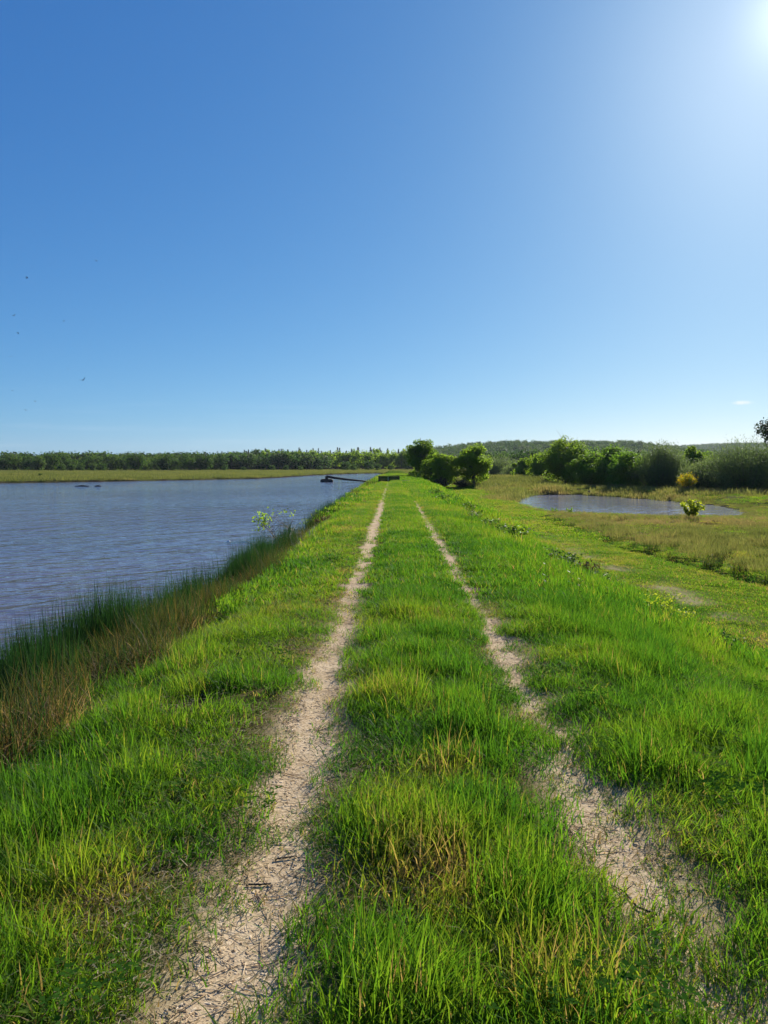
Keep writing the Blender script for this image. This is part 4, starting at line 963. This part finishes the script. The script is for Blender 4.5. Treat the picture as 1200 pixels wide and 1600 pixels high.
# birds over the lake
mb, n_, l_, p_ = new_mat('bird_feather'); p_.inputs['Base Color'].default_value = (.07, .075, .09, 1); p_.inputs['Roughness'].default_value = .7
def bird_mesh(dih, sw):
    b = Buf(); tube(b, [(0, .09, 0), (0, .06, .008), (0, 0, .01), (0, -.06, .004), (0, -.11, 0)], [.004, .018, .022, .014, .003], 6)
    for s in (-1, 1):
        V = [(0, .04, .01), (s*.1, .05+sw*.3, .01+dih*.1), (s*.22, -.02-sw, .01+dih*.2), (s*.1, -.01, .008+dih*.1), (0, -.04, .008)]
        b.add(V, [[0, 1, 3, 4]], [[1, 2, 3]])
        b.add(np.array(V)-np.array([0, 0, .004]), [[4, 3, 1, 0]], [[3, 2, 1]])
    b.add([(0, -.09, .0), (.03, -.17, 0), (-.03, -.17, 0)], None, [[0, 1, 2]])
    return b.mesh('bird', (mb,), True)
BM = [bird_mesh(.5, .05), bird_mesh(-.3, .08), bird_mesh(.1, .12)]
for i, (px, py, d, lab) in enumerate([(130, 594, 62, 'darkest bird, low above the left treeline'), (150, 407, 80, 'bird flying highest over the lake, right one'), (42, 434, 80, 'bird flying high over the lake, left one'), (22, 493, 85, 'tiny bird near the left edge, upper'), (28, 520, 90, 'tiny bird near the left edge, just under the upper one'),
                                      (17, 557, 88, 'tiny bird near the left edge, halfway down'), (106, 577, 90, 'tiny bird just above the darkest bird'), (20, 610, 92, 'tiny bird near the left edge, lower'), (55, 627, 95, 'tiny bird above the left treeline, right of two'), (40, 641, 95, 'tiny bird lowest over the left treeline'),
                                      (100, 501, 110, 'faint tiny bird in the middle of the flock, left of two'), (131, 502, 110, 'faint tiny bird in the middle of the flock, right of two')]):
    o = link('bird', BM[i % 3], None, pix(px, py, d)); o.rotation_euler = (random.uniform(-.3, .3), random.uniform(-.6, .6), random.random()*6); s = 1.5 if i == 0 else 1.1; o.scale = (s, s, s)
    tag(o, lab, 'bird', 'birds flying over the lake')

# ------------------------------------------------------------------ distant trees
def far_tree_mesh(h, R, seed, n=1300, leafm=M_FARLEAF, L=.9, base=-.05, parts=True):
    r = np.random.default_rng(seed); b = Buf(); tube(b, [(0, 0, -.5), (0, 0, h*.5), (0, 0, h*.85)], [.2, .15, .05], 5); nt = b.n; nq = sum(len(q) for q in b.Q); ntri = sum(len(t) for t in b.T)
    nc = 42
    for i in range(nc):
        d = r.normal(size=3); d /= np.linalg.norm(d); f = .35+.5*r.random()
        c = np.array([d[0]*R*f, d[1]*R*f, (base+1)/2*h+d[2]*(1-base)/2*h*f*.95]); clump_leaves(b, c, R*(.22+.15*r.random()), n//nc, L*.8, L*.6, r, .95, ctone=.3+.4*r.random())
    if parts:
        bc = Buf(); bc.add(np.concatenate(b.V[1:]), np.concatenate(b.Q[1:])-nt, None, np.concatenate(b.A[1:]))
        bt = Buf(); bt.add(b.V[0], b.Q[0], b.T[0]); return bt.mesh('trunk', (M_BARK,)), bc.mesh('crown', (leafm,))
    me = mesh_np('far_tree', np.concatenate(b.V), np.concatenate(b.Q), np.concatenate(b.T), {'tone': np.concatenate(b.A)}, [leafm, M_BARK],
                 midx=np.concatenate([np.ones(nq), np.zeros(sum(len(q) for q in b.Q)-nq), np.ones(ntri)]))
    return me
def conifer_mesh(h, R, seed, leafm=M_CONIFER, n=420, parts=True):
    r = np.random.default_rng(seed); b = Buf(); tube(b, [(0, 0, -.5), (0, 0, h*.6), (0, 0, h*.96)], [.16, .10, .01], 5); nq = sum(len(q) for q in b.Q); ntri = sum(len(t) for t in b.T)
    t = r.random(n)**.65; a = r.random(n)*6.28; rad = (R*(1-t)**.8*(.25+.75*r.random(n))*(.7+.3*np.sin(t*40))+.12)
    P = np.stack([np.cos(a)*rad, np.sin(a)*rad, h*(.15+.85*t)], 1); al = np.stack([np.cos(a), np.sin(a), -.35+0*a], 1)
    leaves(b, P, np.stack([np.cos(a)*.3, np.sin(a)*.3, 1+0*a], 1)+r.normal(size=(n, 3))*.3, .8, .35, r, along=al)
    if parts:
        bc = Buf(); bc.add(np.concatenate(b.V[1:]), np.concatenate(b.Q[1:])-len(b.V[0]), None, np.concatenate(b.A[1:]))
        bt = Buf(); bt.add(b.V[0], b.Q[0], b.T[0]); return bt.mesh('trunk', (M_BARK,)), bc.mesh('crown', (leafm,))
    return mesh_np('conifer', np.concatenate(b.V), np.concatenate(b.Q), np.concatenate(b.T), {'tone': np.concatenate(b.A)}, [leafm, M_BARK],
                   midx=np.concatenate([np.ones(nq), np.zeros(n), np.ones(ntri)]))
FT = [far_tree_mesh(10, 4.9, 800+i) for i in range(5)]; FTL = [far_tree_mesh(10, 3.3, 810+i, leafm=M_LEAF_L, L=.8) for i in range(4)]; CF = [conifer_mesh(14, 3.0, 820+i) for i in range(3)]
r = np.random.default_rng(95)
def put(name, me, px, y, s, lab, group, sz=1.0):
    x = float(pix(px, 727, y)[0]); o = thing(name, lab, 'tree' if 'bush' not in name else 'bush', (x, y, tz(x, y)-.2), r.random()*6.28, group, (s, s, s*sz)); link('trunk' if 'bush' not in name else 'stem', me[0], o); link('crown' if 'bush' not in name else 'foliage', me[1], o)
# left stretch: round broadleaf trees
for px in np.arange(-90, 345, 8.5):
    y = 325+r.random()*30; h = np.interp(px, [-90, 0, 60, 180, 330], [9.2, 9.0, 8.7, 9.0, 8.2])*(.74+.36*r.random())
    put('broadleaf_tree', FT[r.integers(0, 5)], px+r.normal()*3, y, h/10, 'round green broadleaf tree in the left wood edge beyond the lake marsh', 'broadleaf trees of the left wood edge', 1.0)
for px in (96, 112, 126): put('marsh_bush', FT[r.integers(0, 5)], px, 312, .42, 'pale olive bush before the left wood edge', 'pale bushes before the left wood edge')
for px in (145, 160): put('marsh_bush', FT[r.integers(0, 5)], px, 308, .45, 'dark round bush before the left wood edge, next to the pale bushes', 'dark bushes before the left wood edge')
# middle stretch: light green row with conifers behind
for px in np.arange(330, 660, 8.2):
    y = 395+r.random()*18; h = np.interp(px, [330, 420, 640], [9.4, 12.2, 12.6])*(.90+.16*r.random())
    put('birch_tree', FTL[r.integers(0, 4)] if px > 410 or r.random() < .4 else FT[r.integers(0, 5)], px+r.normal()*2, y, h/10, 'slim light green tree in the pale row before the conifers', 'light green trees beyond the far end of the lake')
for px in np.arange(318, 680, 5.5):
    y = 428+r.random()*28; put('conifer_tree', CF[r.integers(0, 3)], px+r.normal()*5, y, np.interp(px, [318, 420, 680], [.62, .91, .95])*(.82+.24*r.random()), 'dark pointed conifer showing above the light green row', 'conifers behind the light green trees')
for px, s, y in ((425, .35, 330), (447, .3, 335), (540, .55, 330), (552, .4, 325), (575, .6, 335), (590, .4, 330), (500, .3, 340), (470, .28, 335), (610, .35, 340), (380, .25, 325), (350, .22, 320)):
    put('marsh_bush', FT[r.integers(0, 5)], px, y, s, 'dark round bush at the foot of the light green row', 'dark bushes before the light green row')
put('marsh_bush', FT[1], 62, 165, .12, 'lone tiny dark bush standing on the marsh at far left', None)
for px, y in ((770, 290), (790, 280), (812, 270), (834, 275), (856, 262), (880, 255), (905, 262), (930, 250), (960, 240), (990, 235), (1015, 240)):
    put('wood_tree', FT[r.integers(0, 5)], px, y, .82+.2*r.random(), 'dim green tree in the second row behind the pond hedge', 'second row of trees behind the pond hedge')
for px, y in ((1062, 150), (1130, 150), (1160, 155), (1100, 170), (1195, 150)):
    put('wood_tree', FT[r.integers(0, 5)], px, y, .52+.1*r.random(), 'dim green tree peeping over the willow domes', 'trees peeping over the willows')
# woodland on the hills and behind the wood edge: one mass
WT = [far_tree_mesh(10, 4.8, 850+i, n=300, leafm=M_FARINST, L=1.3, base=.0, parts=False) for i in range(3)] + [conifer_mesh(12, 3.4, 860, M_FARINST, 300, False)]
C_WOOD = source('wood', WT)
pts = []
def wood(n, fx, sc):
    q = r.random((n, 2)); x, y = fx(q[:, 0], q[:, 1]); pts.append(np.c_[x, y, np.full(n, sc)])
wood(850, lambda a, b: ((-330+a*300), 360+b*90), 1.0)
wood(500, lambda a, b: ((-100+a*150), 440+b*60), 1.05)
wood(1900, lambda a, b: ((a*.56+.035)*(520+b*620), 520+b*620), 1.15)
wood(1500, lambda a, b: ((.33+a*.25)*(1550+b*700), 1550+b*700), 1.9)
wood(450, lambda a, b: ((.12+a*.47)*(300+b*200), 300+b*200), .95)
P = np.concatenate(pts); n = len(P); z = terrain(P[:, 0], P[:, 1])-.3; idx = np.where((r.random(n) < .96) | (P[:, 0] < -90) | (P[:, 1] > 500), r.integers(0, 3, n), 3); s = P[:, 2]*(.8+.4*r.random(n))*np.where(idx == 3, .72, 1)
scatter('far_woodland', C_WOOD, np.c_[P[:, :2], z], idx, np.stack([0*z, 0*z, r.random(n)*6.28], 1), np.stack([s, s, s*.95], 1), np.clip(r.random(n)*.7+.15, 0, 1), 'far green woodland covering the low hills along the horizon', 'woodland')

# ------------------------------------------------------------------ haze
hb = Buf(); box(hb, (0, 1500, 42), (7200, 3400, 100))
mh = bpy.data.materials.new('haze_air'); mh.use_nodes = True; mh.node_tree.nodes.remove(mh.node_tree.nodes['Principled BSDF'])
pv = mh.node_tree.nodes.new('ShaderNodeVolumePrincipled'); pv.inputs['Color'].default_value = (.80, .88, 1, 1); pv.inputs['Density'].default_value = HAZE; pv.inputs['Anisotropy'].default_value = .25
mh.node_tree.links.new(pv.outputs[0], mh.node_tree.nodes['Material Output'].inputs['Volume'])
tag(link('haze', hb.mesh('haze', (mh,))), 'thin pale blue haze softening the distant woods and hills', 'haze', kind='stuff')
S.cycles.volume_bounces = 0
